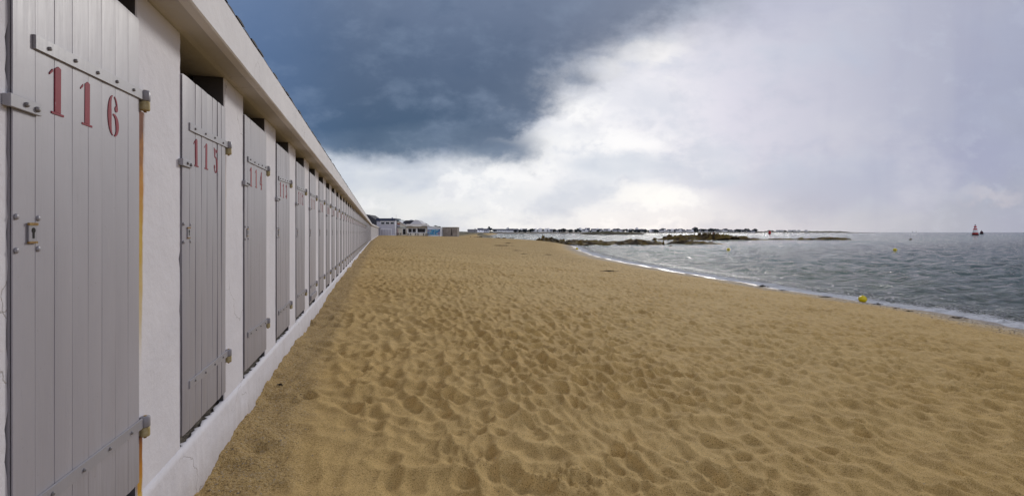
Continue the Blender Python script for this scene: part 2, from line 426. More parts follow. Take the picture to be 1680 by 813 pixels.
def make_paint(name, c1, c2, rough):
    m, t, b = mat(name, None, rough, 0.4); O = objco(t)
    n = noise(t, O, 1.2, 6, 0.6, 0.3, (1, 2.5, 0.6)); g = noise(t, O, 30, 5, 0.7, 0.4, (1, 2, 0.12))
    base = ramp(t, n, [(0.3, (*c1, 1)), (0.7, (*c2, 1))])
    base = mix(t, g.ss(0.6, 0.8, 0, 0.3), base, (c1[0] * .55, c1[1] * .52, c1[2] * .5, 1))
    oi = t.nodes.new('ShaderNodeObjectInfo'); rn = E(t, oi.outputs['Random'])
    base = mix(t, rn * 0.35, base, (c1[0] * 0.78, c1[1] * 0.77, c1[2] * 0.76, 1))
    if name.startswith('grey'):
        xx, yy, z = sepo(t, O)
        base = mix(t, (z + g * 0.9).ss(2.75, 2.2, 0, 0.4), base, (0.20, 0.175, 0.16, 1))
        wn = noise(t, O, 5, 7, 0.75, 0.3, (1, 2.5, 0.5)); base = mix(t, wn.ss(0.62, 0.7, 0, 0.22), base, (0.52, 0.50, 0.50, 1))
    spt = noise(t, O, 60, 4, 0.7)
    base = mix(t, spt.ss(0.68, 0.74, 0, 0.55), base, (0.16, 0.11, 0.08, 1))
    t.links.new(base, b.inputs['Base Color'])
    t.links.new((n * 0.14 + g * 0.18 + (rough - 0.14)).s, b.inputs['Roughness'])
    bump(t, b, g * 0.7 + noise(t, O, 14, 4) * 0.6, 0.25, 0.004)
    return m
M['door'] = make_paint('grey_door_paint', (0.345, 0.33, 0.36), (0.405, 0.388, 0.42), 0.44)
M['iron'] = make_paint('painted_iron', (0.30, 0.29, 0.315), (0.37, 0.36, 0.385), 0.38)
M['bolt'] = varied('bolt_iron', (0.16, 0.15, 0.15), (0.30, 0.28, 0.28), 90, 0.45, 0.5, 0.2, 0.002)
M['rust'] = varied('rusty_iron', (0.16, 0.06, 0.015), (0.50, 0.36, 0.12), 60, 0.75, 0.3, 0.5, 0.003)
M['ochre'] = varied('yellowed_iron', (0.36, 0.27, 0.10), (0.52, 0.45, 0.27), 50, 0.65, 0.3, 0.4, 0.002)
M['black'] = mat('keyhole_black', (0.01, 0.009, 0.008), 0.9)[0]
M['sill'] = varied('rough_sill', (0.10, 0.085, 0.07), (0.30, 0.265, 0.22), 16, 0.9, 0.2, 0.9, 0.02)
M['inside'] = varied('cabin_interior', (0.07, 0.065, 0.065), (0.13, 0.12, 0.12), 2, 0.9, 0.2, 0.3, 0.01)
M['tile'] = varied('roof_tile', (0.045, 0.045, 0.05), (0.12, 0.11, 0.105), 9, 0.8, 0.3, 0.6, 0.02)
def make_red(name, col, worn):
    m, t, b = mat(name, None, 0.6, 0.2); O = objco(t)
    n = noise(t, O, 40, 5, 0.7, 0.3, (1, 1.5, 0.35)); g = noise(t, O, 9, 3)
    base = mix(t, n.ss(0.62 - worn, 0.72 - worn * 0.6, 0, 0.9), (*col, 1), (0.36, 0.345, 0.36, 1))
    base = mix(t, g.ss(0.35, 0.65, 0, 0.3), base, (col[0] * 1.4, col[1] * 2.5, col[2] * 2, 1))
    t.links.new(base, b.inputs['Base Color']); return m
M['red'] = make_red('stencil_red', (0.22, 0.008, 0.024), 0.0)
M['red_worn'] = make_red('stencil_red_worn', (0.30, 0.045, 0.055), 0.05)
M['red_faded'] = make_red('stencil_red_faded', (0.36, 0.13, 0.125), 0.10)

# ------------------------------------------------------------------ terrain
SHY = [-60, 0, 10, 15.8, 19, 22, 28, 35.5, 46.7, 61, 80, 93, 104, 110, 116, 122, 130, 150, 175, 210, 260, 330, 480, 700]
SHX = [19, 16.8, 16.1, 15.8, 16.0, 15.3, 14.0, 13.1, 11.7, 10.7, 11.1, 12.0, 13.0, 13.4, 13.0, 11.5, 8, -2, -11, -16, -17, -17, -20, -20]
def shore_x(Y):
    acc = 0
    for o, w in ((-1.5, .25), (0, .5), (1.5, .25)): acc = acc + w * np.interp(Y + o, SHY, SHX)
    return acc + 0.12 * np.sin(Y * 1.1) * np.clip(Y / 30, 0, 1) + 0.10 * np.sin(Y * 0.43 + 1) + 0.07 * np.sin(Y * 2.3 + 2 * np.sin(Y * 0.7)) + 0.04 * np.sin(Y * 4.9)
def shore_d(X, Y):
    s = shore_x(Y); m = (shore_x(Y + 0.5) - shore_x(Y - 0.5))
    return (s - X) / np.sqrt(1 + np.clip(m, -1, 1) ** 2)      # >0 on land
def wall_x(Y): return np.where(Y < 75, -1.05 - 0.2619 * Y, -20.69 - 0.2447 * (Y - 75))
def ground_base(X, Y):
    X = np.asarray(X, float); Y = np.asarray(Y, float)
    H = np.interp(Y, [-30, 0, 2.85, 8.4, 13, 27, 75, 110, 150, 240, 330, 420, 600], [1.5, 1.50, 1.535, 1.605, 1.71, 1.73, 1.76, 1.95, 2.12, 2.2, 2.9, 3.1, 3.1])
    d = shore_d(X, Y); Dd = np.maximum(shore_x(Y) - wall_x(Y), 8)
    kk = np.interp(Y, [0, 55, 105], [30.0, 26.0, 8.5])
    land = H * (1 - np.exp(-np.clip(d, 0, None) / kk)) / (1 - np.exp(-Dd / kk))
    land = np.minimum(land, H)
    sea = np.clip(d * 0.14, -2.6, 0)
    h = np.where(d > 0, land, sea)
    und = fbm(X * 0.11 + 3, Y * 0.11, 4, 3) * 0.09 + fbm(X * 0.5, Y * 0.35, 14, 3) * 0.035
    keep = np.clip((X - wall_x(Y)) / 1.6, 0, 1) * np.clip(d / 3, 0, 1)
    return h + und * keep
def ground(x, y): return float(ground_base(np.array([x]), np.array([y]))[0])

def ground_detail(X, Y):
    """trampled hollows, wheel tracks and crumbs in the dry sand"""
    tl = (X - wall_x(Y)) * 0.967
    fade = np.clip((60 - Y) / 35, 0, 1)
    dsh = shore_d(X, Y)
    k = np.clip((tl - 0.20 + 0.8 * fbm(X * 1.1, Y * 1.1, 99, 2)) / 0.5, 0.4, 1) * np.clip((dsh - 1.2) / 3, 0.0, 1) * fade
    wx = fbm(X * 1.6, Y * 1.6, 31, 3) * 0.15; wy = fbm(X * 1.6 + 50, Y * 1.6, 37, 3) * 0.15
    # anisotropic, slightly diagonal cells
    a = math.radians(15); ca, sa = math.cos(a), math.sin(a)
    Xr = (X + wx) * ca + (Y + wy) * sa; Yr = -(X + wx) * sa + (Y + wy) * ca
    f, idv = worley(Xr / 0.172, Yr / 0.235, 3)
    f2, id2 = worley(Xr / 0.12 + 9, Yr / 0.16 + 4, 8)
    amp = 0.85 + 0.7 * np.clip(fbm(X * 0.7, Y * 0.7, 55, 3) + 0.45, 0, 1)
    depth = 0.5 + 0.7 * idv
    h = (np.minimum(f, 0.75) ** 1.5 - 0.32) * 0.098 * depth * amp
    h += (np.minimum(f2, 0.7) ** 1.6 - 0.3) * 0.026 * np.where(id2 > 0.45, 1.0, 0.2)
    h += fbm(X * 5, Y * 5, 71, 3) * 0.010
    rd = 1 - np.abs(fbm(Xr / 0.30, Yr / 1.5, 75, 3)) * 3.2
    h += np.clip(rd, 0, 1) ** 2 * 0.026 * np.clip(fbm(X * 0.35, Y * 0.35, 79, 2) * 2.5 + 0.45 + (tl - 4) * 0.08, 0, 1)
    # sharp fresh prints here and there
    g, idg = worley(X / 0.65 + 2.2, Y / 0.62, 77, 0.95)
    h -= np.where(idg > 0.62, np.exp(-(g * 0.64 / 0.07) ** 4) * 0.030 - np.exp(-((g * 0.64 - 0.10) / 0.03) ** 2) * 0.010, 0)
    # wheel tracks running with the wall
    for off, sl, w, dp in ((1.32, 0.0, 0.07, 0.008), (2.55, 0.02, 0.035, 0.03), (2.78, 0.03, 0.03, 0.022), (3.25, 0.11, 0.035, 0.032),
                           (3.42, 0.12, 0.03, 0.028), (3.6, 0.13, 0.04, 0.03), (4.2, 0.16, 0.04, 0.024), (5.3, 0.2, 0.05, 0.026), (5.7, 0.2, 0.04, 0.022)):
        c_ = off + sl * (Y - 3) + 0.10 * np.sin(Y * 0.55 + off * 5) + 0.03 * np.sin(Y * 1.7 + off)
        q = (tl - c_) / w
        on = np.clip(fbm(Y * 0.5 + off * 7, X * 0 + off, 91, 2) * 2.4 + 0.35, 0, 1) * 0.55
        h = h * (1 - 0.45 * np.exp(-(q / 1.8) ** 2) * on) - dp * np.exp(-q ** 2) * on + dp * 0.55 * (np.exp(-((q - 1.9) / 0.7) ** 2) + np.exp(-((q + 1.9) / 0.7) ** 2)) * on
    # dug-over patch with crumbs
    pz = np.exp(-(((X - 0.40) / 0.34) ** 2 + ((Y - 3.42) / 0.17) ** 2))
    r_, ri = worley(X / 0.055, Y / 0.05, 101); h += pz * (0.045 + (0.45 - r_) * 0.085 * (ri > 0.35))
    # pebbly foot of the wall
    foot = np.clip((0.8 - tl) / 0.4, 0, 1) * fade
    pbl, pid = worley(X / 0.045, Y / 0.045, 121); h_foot = (0.5 - pbl) * 0.018 * (pid > 0.5) + fbm(X * 8, Y * 8, 131, 3) * 0.012
    drift = np.exp(-np.clip(tl, 0, None) / 0.10) * (0.03 + 0.07 * fbm(Y * 0.8, X * 0, 141, 3) + 0.05 * fbm(Y * 5, X * 3, 142, 3))
    return h * k + h_foot * foot + drift * fade

def build_ground():
    # one sheet; spacing grows with distance from the camera's end of the beach
    yn = [0.6]
    while yn[-1] < 760: yn.append(yn[-1] + max(0.016, yn[-1] * 0.0068))
    yb = [-60, -45, -32, -24, -18, -13, -9, -6.5, -4.5, -3, -2, -1.2, -0.5, 0, 0.3]
    ys = np.array(yb + yn)
    cN = 1250; cc = np.linspace(-1, 1, cN)
    w = np.where(ys > 0, 1.25 * ys + 15, 15 + np.abs(ys) * 1.0)
    ce = np.clip((ys - 6) / 40, 0, 1)
    shape = 0.30 * cc + 0.70 * cc ** 3
    shape = shape[None, :] * (1 - ce[:, None]) + (0.75 * cc + 0.25 * cc ** 3)[None, :] * ce[:, None]
    X = shape * w[:, None] + np.clip(ys, 0, 8)[:, None] * 0.12; Y = np.repeat(ys[:, None], cN, 1)
    Z = ground_base(X, Y)
    m = (Y > 0.4) & (Y < 62)
    tl = (X - wall_x(Y)) * 0.967
    det = np.zeros_like(Z); idx = m & (tl > -0.3) & (shore_d(X, Y) > 0.3)
    det[idx] = ground_detail(X[idx], Y[idx]); Z = Z + det
    far = np.clip((Y - 18) / 30, 0.0, 1) * np.clip((shore_d(X, Y) - 2) / 3, 0, 1)
    land = np.clip((Y - 200) / 60, 0, 1) * np.clip((shore_d(X, Y) - 5) / 6, 0, 1)
    land = np.maximum(land, np.clip((-0.6 - tl) / 1.0, 0, 1) * (Y > 20))
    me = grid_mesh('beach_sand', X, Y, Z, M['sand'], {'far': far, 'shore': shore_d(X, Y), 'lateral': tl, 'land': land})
    return tag(link('beach_sand', me), kind='structure')
build_ground()

# ------------------------------------------------------------------ sea
def make_water():
    m, t, b = mat('sea_water', (0.02, 0.05, 0.055), 0.08, 0.27); O = objco(t)
    b.inputs['IOR'].default_value = 1.333
    dep = attr(t, 'offshore'); fw = attr(t, 'farwave')
    n0 = noise(t, O, 0.02, 3, 0.5, 0, (1, 2, 1))
    col = ramp(t, (dep / 60 + (n0 - 0.5) * 0.2), [(0.0, (0.11, 0.135, 0.105, 1)), (0.08, (0.075, 0.115, 0.10, 1)), (0.3, (0.030, 0.085, 0.088, 1)), (1.0, (0.013, 0.058, 0.080, 1))])
    # foam of the last wavelet
    fn = noise(t, O, 7.0, 7, 0.75, 0.8); f2 = noise(t, O, 1.1, 4, 0.6)
    fd = dep + (f2 - 0.5) * 0.9
    foam = (fd.ss(3.4, 1.0) * (fn + fd.ss(1.7, 0.2) * 0.18).ss(0.50, 0.56))
    ln = ((fd - 4.2).abs().ss(0.16, 0.02) * fn.ss(0.5, 0.6) * 0.55)
    cap = (noise(t, O, 0.8, 5, 0.75, 0.5, (0.6, 1.6, 1)).ss(0.745, 0.78) * 0.5)
    fm = foam.max(ln).max(cap * dep.ss(4, 20))
    t.links.new(mix(t, fm, col, (0.80, 0.81, 0.84, 1)), b.inputs['Base Color'])
    t.links.new((fm * 0.85 + 0.10).s, b.inputs['Roughness'])
    w1 = noise(t, O, 2.1, 5, 0.62, 0.5, (0.55, 1.35, 1)); w2 = noise(t, O, 0.6, 4, 0.6, 0.4, (0.5, 1.5, 1)); w3 = noise(t, O, 7.0, 4, 0.6, 0.3, (0.8, 1.2, 1))
    w0 = noise(t, O, 0.08, 4, 0.6, 0.4, (0.6, 1.6, 1))
    p0 = bump(t, None, w0 * fw, 1.0, 5.0)
    p = bump(t, None, w2, 1.0, 1.15, p0)
    p = bump(t, None, w1, 1.0, 0.72, p)
    bump(t, b, w3 + fm * 0.8, 0.9, 0.045, p)
    # see the sand through the first shallow water
    tr = t.nodes.new('ShaderNodeBsdfTransparent'); tr.inputs[0].default_value = (0.80, 0.86, 0.78, 1)
    ms = t.nodes.new('ShaderNodeMixShader'); o_ = t.nodes['Material Output']
    a = dep.ss(3.0, 0.0, 0, 0.62) * (1 - fm)
    t.links.new(a.s, ms.inputs[0]); t.links.new(b.outputs[0], ms.inputs[1]); t.links.new(tr.outputs[0], ms.inputs[2])
    t.links.new(ms.outputs[0], o_.inputs['Surface'])
    return m
M['water'] = make_water()
def build_sea():
    ys = [-60, -40, -25, -12, -4, 2, 6, 9]
    while ys[-1] < 52000: ys.append(ys[-1] + max(0.06, ys[-1] * (0.0072 if ys[-1] < 400 else 0.05)))
    ys = np.array(ys); cN = 900
    s = np.linspace(0, 1, cN)
    x0 = np.where(ys < 100, 6.0, np.where(ys < 400, 6 - (ys - 100) * 0.35, -0.5 * ys)); x1 = np.where(ys < 10, 60, ys * 1.35 + 50)
    x0 = np.minimum(x0, 6.0)
    X = x0[:, None] + (x1 - x0)[:, None] * (s[None, :] ** 1.15); Y = np.repeat(ys[:, None], cN, 1)
    d = -shore_d(X, Y)
    Z = np.zeros_like(X)
    r = np.random.default_rng(5)
    for i in range(46):
        L = 0.42 * (5.0 / 0.42) ** (i / 45.0); k = 2 * math.pi / L
        th = math.radians(-62 + r.normal() * 26)          # travelling towards the shore and camera
        ph = r.uniform(0, 6.28); am = 0.011 * L ** 0.55 * r.uniform(0.6, 1.3)
        dr = k * (X * math.cos(th) + Y * math.sin(th)) + ph + fbm(X * 0.09, Y * 0.09, 200 + i, 1) * 3
        vis = np.clip(1.6 - Y / (L * 40), 0, 1)
        Z += am * (np.sin(dr) + 0.25 * np.sin(2 * dr + 0.6)) * vis
    Z *= np.clip(0.12 + d / 9, 0.10, 1)
    lip = d + fbm(X * 0.5, Y * 0.5, 300, 2) * 0.5
    Z += 0.055 * np.exp(-((lip - 0.75) / 0.22) ** 2) * (Y < 140) * (0.7 + 0.6 * fbm(X * 0.3, Y * 0.3, 310, 2))
    Z += 0.035 * np.exp(-((lip - 2.6) / 0.5) ** 2) * (Y < 140)
    fw = np.clip((Y - 120) / 300, 0, 1)
    me = grid_mesh('sea_water', X, Y, Z, M['water'], {'offshore': np.clip(d, -5, 500), 'farwave': fw})
    return tag(link('sea_water', me), kind='structure')
build_sea()

# ------------------------------------------------------------------ the row of beach cabins
# local frame of the row: x outward from the wall face, y along the wall, z up (world heights)
RZ = math.atan2(0.2619, 1.0)         # turns +Y towards -X
row = empty('beach_cabin_row', (-1.05, 0, 0), RZ)
tag(row, 'long white row of terraced beach cabins with numbered grey doors facing the sand', 'beach cabins')
ROW_E = 1.0337 * 75
SILL = CAMZ - 1.15; TOP = CAMZ + 1.055; FAS = CAMZ + 1.29; OV = 0.2 * 0.97
KN = 58
def door_s(k): return sz(1.455) + 1.3107 * k
def jag(n, a): return [random.uniform(-a, a) for _ in range(n)]

def build_wall():
    mb = MB(); th = 0.19
    y_start = door_s(-3) - 0.52
    edges = [y_start]
    # piers, finely divided near the camera so their edges can be uneven
    prev = y_start
    for k in range(-3, KN + 1):
        a = prev; b_ = door_s(k) if k < KN else ROW_E
        n = 48 if -1 <= k <= 5 else 2
        zs = [SILL + (TOP - SILL) * i / n for i in range(n + 1)]
        ja = [fb * 1.0 for fb in jag(n + 1, 0.0022 if n > 2 else 0)]; jb = jag(n + 1, 0.004 if n > 2 else 0)
        if n > 2:
            for _ in range(3):
                i = random.randrange(5, n - 5)
                for q in range(random.randint(1, 3)): jb[i + q] -= random.uniform(0.003, 0.009)
            ja[0] = ja[-1] = 0
        vs = []
        for i, z in enumerate(zs):
            vs += [(-th, a, z), (-0.006, a + ja[i], z), (0, a + 0.006 + ja[i], z), (0, b_ - 0.006 + jb[i], z), (-0.006, b_ + jb[i], z), (-th, b_, z)]
        fs = []
        for i in range(n):
            for j in (1, 2, 3): fs.append((i * 6 + j, i * 6 + j + 1, i * 6 + j + 7, i * 6 + j + 6))
        mb.add(vs, fs, 0, False)
        mb.add(vs, [(i * 6 + j, i * 6 + j + 1, i * 6 + j + 7, i * 6 + j + 6) for i in range(n) for j in (0, 4)], 1, False)  # jamb sides take the dark interior tone: soffit shade painted into the colour
        prev = b_ + 0.80
    # plinth: slightly proud, rounded top edge, ragged under the doors
    n = 1500; ys = [y_start + (ROW_E - y_start) * ((i / n) ** 1.6) for i in range(n + 1)]
    vs = []
    for y in ys:
        j = random.uniform(-0.004, 0.004) + 0.004 * math.sin(y * 2.1)
        inpier = True
        vs += [(-0.012 + random.uniform(-0.022, 0.010), y, SILL + 0.0005), (0.002, y, SILL + 0.0015 + j * 0.1), (0.004 + j * 0.4, y, SILL - 0.05), (0.010 + j * .8, y, SILL - 0.16), (0.014 + j, y, 1.2), (-th, y, 1.2)]
    fs = []
    for i in range(n):
        for j in range(5): fs.append((i * 6 + j, (i + 1) * 6 + j, (i + 1) * 6 + j + 1, i * 6 + j + 1))
    fs = [f[::-1] for f in fs]
    mb.add(vs, fs, 0, True)
    # end wall and back wall
    mb.box(-2.0, -th, ROW_E - 0.15, ROW_E, 1.2, FAS - 0.05, 0)
    mb.box(-2.0, -th, y_start, y_start + 0.15, 1.2, FAS - 0.05, 0)
    o = mb.build('wall', [M['plaster'], M['inside']], row)
    return o
build_wall()
# inside of the cabins
ib = MB(); ys0 = door_s(-3) - 0.37
ib.box(-2.15, -2.01, ys0, ROW_E - 0.15, 1.2, TOP + 0.1, 0)
ib.box(-2.005, -0.36, ys0, ROW_E - 0.15, SILL - 0.15, SILL - 0.06, 0)
for k in range(-3, KN - 1):
    y = door_s(k) + 0.80 + 0.2
    ib.box(-2.005, -0.195, y, y + 0.1, SILL - 0.05, TOP + 0.02, 0)
ib.build('interior', M['inside'], row)
# sills under the doors
sb = MB()
for k in range(-3, KN):
    a = door_s(k)
    n = 26 if k < 4 else 3
    vs = []
    for i in range(n + 1):
        y = a + 0.80 * i / n; j = random.uniform(-0.007, 0.009) if n > 3 else 0
        z = SILL + (0.012 + random.uniform(-0.004, 0.004) if n > 3 else 0.012)
        vs += [(0.0, y, SILL - 0.012 + j * .3), (-0.03, y, SILL - 0.006 + j * .5), (-0.10, y, SILL - 0.002 + j * .8), (-0.34, y, SILL + 0.006)]
    fs = []
    for i in range(n):
        for j in range(3): fs.append((i * 4 + j, i * 4 + j + 4, i * 4 + j + 5, i * 4 + j + 1)[::-1])
    sb.add(vs, fs)
sb.build('sill', M['sill'], row)
# eave: lip, soffit and tall white fascia as one moulded strip
def strip(prof, ys, wob=0.0, closed=False):
    vs = []; n = len(prof)
    for y in ys:
        j = random.uniform(-wob, wob)
        vs += [(p[0] + j, y, p[1] + j * 0.6) for p in prof]
    fs = []
    for i in range(len(ys) - 1):
        for q in range(n - 1): fs.append((i * n + q, i * n + q + 1, (i + 1) * n + q + 1, (i + 1) * n + q))
    return vs, fs
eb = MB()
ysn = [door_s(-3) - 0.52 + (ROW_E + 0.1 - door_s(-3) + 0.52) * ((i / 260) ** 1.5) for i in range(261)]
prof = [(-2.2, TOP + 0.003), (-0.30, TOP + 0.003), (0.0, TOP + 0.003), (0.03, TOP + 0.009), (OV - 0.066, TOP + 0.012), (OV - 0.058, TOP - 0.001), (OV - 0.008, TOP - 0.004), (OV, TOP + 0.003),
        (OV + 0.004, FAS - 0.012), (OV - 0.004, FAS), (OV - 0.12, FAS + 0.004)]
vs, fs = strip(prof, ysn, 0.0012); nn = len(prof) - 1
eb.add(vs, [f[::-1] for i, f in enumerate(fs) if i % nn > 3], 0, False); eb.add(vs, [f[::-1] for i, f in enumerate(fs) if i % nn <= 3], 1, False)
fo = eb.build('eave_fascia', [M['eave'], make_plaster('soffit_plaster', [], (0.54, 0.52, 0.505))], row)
# roof: low tiled slope with an uneven tile edge showing above the fascia
rb = MB()
prof = []
y = ysn[0]
while y < ROW_E + 0.1:
    wt = 0.19; h = random.uniform(-0.008, 0.003); o_ = random.uniform(-0.016, -0.006)
    n = 5; poly = []
    for i in range(n + 1):
        yy = y + wt * i / n; poly.append((yy, math.sin(math.pi * i / n) * 0.008 + h))
    for i in range(n):
        (ya, za), (yb_, zb_) = poly[i], poly[i + 1]
        x1 = OV + 0.010 + o_
        rb.add([(x1, ya, FAS + 0.004), (x1, yb_, FAS + 0.004), (x1, yb_, FAS + 0.012 + zb_), (x1, ya, FAS + 0.012 + za),
                (-1.0, ya, FAS + 0.12 + za), (-1.0, yb_, FAS + 0.12 + zb_)], [(0, 1, 2, 3), (3, 2, 5, 4)])
    y += wt
rb.add([(-1.0, ysn[0], FAS + 0.13), (-1.0, ROW_E, FAS + 0.13), (-2.2, ROW_E, FAS), (-2.2, ysn[0], FAS)], [(0, 1, 2, 3)])
rb.build('roof', M['tile'], row)

# --- stencilled figures
def ribbon(pts, ws):
    """variable-width ribbon polygon strips in 2D"""
    L, R = [], []
    for i, (x, y) in enumerate(pts):
        a = pts[max(i - 1, 0)]; b_ = pts[min(i + 1, len(pts) - 1)]
        tx, ty = b_[0] - a[0], b_[1] - a[1]; l = math.hypot(tx, ty) or 1
        nx, ny = -ty / l, tx / l; w = ws[i] / 2
        L.append((x + nx * w, y + ny * w)); R.append((x - nx * w, y - ny * w))
    return [[L[i], L[i + 1], R[i + 1], R[i]] for i in range(len(pts) - 1)]
def arc(cx, cy, rx, ry, a0, a1, we, wm, n=18):
    pts, ws = [], []
    for i in range(n + 1):
        f = i / n; a = math.radians(a0 + (a1 - a0) * f); w = we + (wm - we) * math.sin(math.pi * f) ** 1.3
        pts.append((cx + (rx - w / 2) * math.cos(a), cy + (ry - w * 0.35) * math.sin(a))); ws.append(w)
    return ribbon(pts, ws)
def disc(cx, cy, r, ry=None):
    ry = ry or r
    return [[(cx + r * math.cos(2 * math.pi * i / 14), cy + ry * math.sin(2 * math.pi * i / 14)) for i in range(14)]]
DG = {
 '1': [[(.27, .05), (.51, .05), (.51, .97), (.40, 1.0), (.27, .93)], [(.14, .0), (.64, .0), (.64, .045), (.14, .045)], [(.06, .76), (.06, .80), (.18, .90), (.19, .85)]],
 '6': arc(.34, .5, .32, .5, 97, 263, .02, .20) + arc(.36, .27, .30, .275, 97, -82, .035, .17) + arc(.37, .72, .22, .27, 78, -5, .035, .06) + disc(.52, .69, .085, .075),
 '5': [[(.02, 1.0), (.30, .93), (.20, .60), (.12, .60)], [(.42, .93), (.58, .98), (.52, .84), (.42, .82)]] + arc(.28, .32, .32, .33, 100, -75, .03, .17) + arc(.30, .27, .27, .27, 180, 262, .09, .05) + disc(.12, .23, .085),
 '4': [[(.38, .04), (.52, .04), (.52, 1.0), (.47, 1.0), (.38, .84)], [(.28, .0), (.62, .0), (.62, .04), (.28, .04)], [(.02, .25), (.32, .25), (.32, .32), (.06, .32)], [(.02, .32), (.08, .32), (.36, .84), (.36, .94)], [(.55, .25), (.66, .25), (.66, .32), (.55, .32)]],
 '3': arc(.27, .755, .25, .245, 95, -72, .03, .13) + arc(.27, .27, .31, .275, 80, -88, .03, .17) + disc(.12, .86, .075) + disc(.10, .16, .085) + [[(.16, .52), (.30, .52), (.30, .56), (.16, .56)]],
 '2': arc(.28, .72, .30, .28, 85, -45, .03, .16) + disc(.11, .78, .09) + ribbon([(.45, .50), (.26, .27), (.10, .09)], [.10, .06, .03]) + [[(.05, .0), (.56, .0), (.60, .2), (.54, .2), (.46, .10), (.10, .07)]],
 '0': arc(.33, .5, .31, .5, 97, 263, .02, .19) + arc(.37, .5, .31, .5, 83, -83, .02, .19),
 '7': [[(.06, 1.0), (.62, 1.0), (.62, .92), (.52, .88), (.10, .88), (.08, .74), (.04, .74)]] + ribbon([(.58, .84), (.40, .5), (.28, .02)], [.04, .12, .18]),
 '8': arc(.32, .76, .24, .24, 97, 263, .02, .12) + arc(.36, .76, .24, .24, 83, -83, .02, .12) + arc(.32, .26, .30, .26, 97, 263, .02, .15) + arc(.36, .26, .30, .26, 83, -83, .02, .15),
}
DG['9'] = [[(.68 - x, 1.0 - y) for x, y in p] for p in DG['6']]
def digit_mesh(ch, y0, m, r):
    mb = MB(); x = 0.0128; H = 0.158; W_ = 0.132
    z0 = CAMZ + 0.378 + r.uniform(-.004, .004); ti = r.uniform(-.02, .02)
    for p in DG[ch]:
        pts = [(y0 + q[0] * W_ - 0.03 + (q[1] - .5) * ti * H, z0 + q[1] * H) for q in p]
        area = sum(pts[k][0] * pts[(k + 1) % len(pts)][1] - pts[(k + 1) % len(pts)][0] * pts[k][1] for k in range(len(pts)))
        if area < 0: pts = pts[::-1]
        n = len(pts)
        mb.add([(x, a, b_) for a, b_ in pts] + [(x - 0.004, a, b_) for a, b_ in pts], [tuple(range(n))] + [(k, k + n, (k + 1) % n + n, (k + 1) % n) for k in range(n)])
    return mb.mesh('digit', m)

# --- door leaf (boards): eight cupped boards with V grooves
def leaf_mesh(top, seed, deep):
    r = random.Random(seed); mb = MB()
    zb = CAMZ - 1.085; zt = CAMZ + top; w = 0.80; nb = 8; y = 0.0
    ws = [w / nb + r.uniform(-.006, .006) for _ in range(nb)]; sc_ = w / sum(ws)
    nz = 10
    for i in range(nb):
        bw = ws[i] * sc_; tilt = r.uniform(-0.0009, 0.0009) * deep; cup = r.uniform(0.0003, 0.0010) * deep; g = 0.0013
        end = r.uniform(-0.0015, 0.0015)
        cs = [(0.0, -0.003), (g, 0.0)] + [(g + (bw - 2 * g) * q, cup * (1 - (2 * q - 1) ** 2)) for q in (0.2, 0.4, 0.6, 0.8)] + [(bw - g, 0.0), (bw, -0.003)]
        vs = []
        for k in range(nz + 1):
            z = zb + end + (zt - zb - end) * k / nz; wv = math.sin(k * 0.9 + i * 2.1) * 0.0004 * deep
            vs += [(0.010 + c_[1] + tilt * (c_[0] / bw - .5) * 2 + wv, y + c_[0], z) for c_ in cs]
        n = len(cs); fs = []
        for k in range(nz):
            for q in range(n - 1): fs.append((k * n + q, k * n + q + 1, (k + 1) * n + q + 1, (k + 1) * n + q))
        mb.add(vs, fs, 0, False)
        # back, top and bottom of the board
        mb.box(-0.022, 0.0025, y + 0.0004, y + bw - 0.0004, zb + end, zt - 0.001, 0)
        y += bw
    me = mb.mesh('door', M['door'])
    return me
leafs = [leaf_mesh(0.915, 1, 1.0), leaf_mesh(0.905, 2, 2.0), leaf_mesh(0.92, 3, 1.5)]
leaf116 = leaf_mesh(0.925, 4, 0.9); leaf115 = leaf_mesh(0.845, 5, 2.2)

def bolt(mb, y, z, r=0.009, h=0.008, m=1, x=0.0):
    mb.lathe([(r, 0), (r, h * .45), (r * .72, h * .85), (r * .25, h)], 8, (x, y, z), m, 'x')
def strap_mesh(bolts, tilt, knuckle_low):
    mb = MB(); x0 = 0.0125
    z = 0.0; L0 = 0.085; L1 = 0.80
    n = 6
    # flat bar with a turned-up free end
    for (a, b_) in ((0, 1),):
        ya, yb_ = L0, L1 + 0.012
        za, zb_ = -tilt, 0.0
        vs = [(x0, ya, za - .022), (x0, yb_, zb_ - .022), (x0, yb_, zb_ + .022), (x0, ya, za + .022)]
        vs += [(x0 + .007, ya + .001, za - .0205), (x0 + .007, yb_, zb_ - .0205), (x0 + .007, yb_, zb_ + .0205), (x0 + .007, ya + .001, za + .0205)]
        mb.add(vs, [(4, 5, 6, 7), (0, 1, 5, 4), (1, 2, 6, 5), (2, 3, 7, 6), (3, 0, 4, 7)])
    for i in range(bolts):
        f = (i + 0.45) / bolts
        bolt(mb, L0 + (L1 - L0) * f, -tilt * (1 - f) + random.uniform(-.004, .004), 0.0068, 0.0075, 1, x0 + 0.007)
    yk = L1 + 0.036
    mb.lathe([(0.018, -0.022), (0.020, -0.020), (0.020, 0.021), (0.018, 0.0235), (0.008, 0.0245)], 16, (0.018, yk, 0), 0)
    mb.lathe([(0.008, -0.066), (0.017, -0.064), (0.019, -0.060), (0.019, -0.026), (0.017, -0.0235)], 16, (0.018, yk, 0), 2)
    mb.box(0.0, 0.022, yk - .012, yk + .016, -.058, -.028, 2)
    mb.lathe([(0.006, -0.072), (0.006, 0.027)], 10, (0.018, yk, 0), 3)
    return mb.mesh('hinge_strap', [M['iron'], M['bolt'], M['ochre'], M['rust']])
st_top = [strap_mesh(5, 0.028, True), strap_mesh(4, 0.02, True), strap_mesh(5, 0.012, True)]
st_bot = [strap_mesh(4, -0.012, True), strap_mesh(4, 0.006, True)]
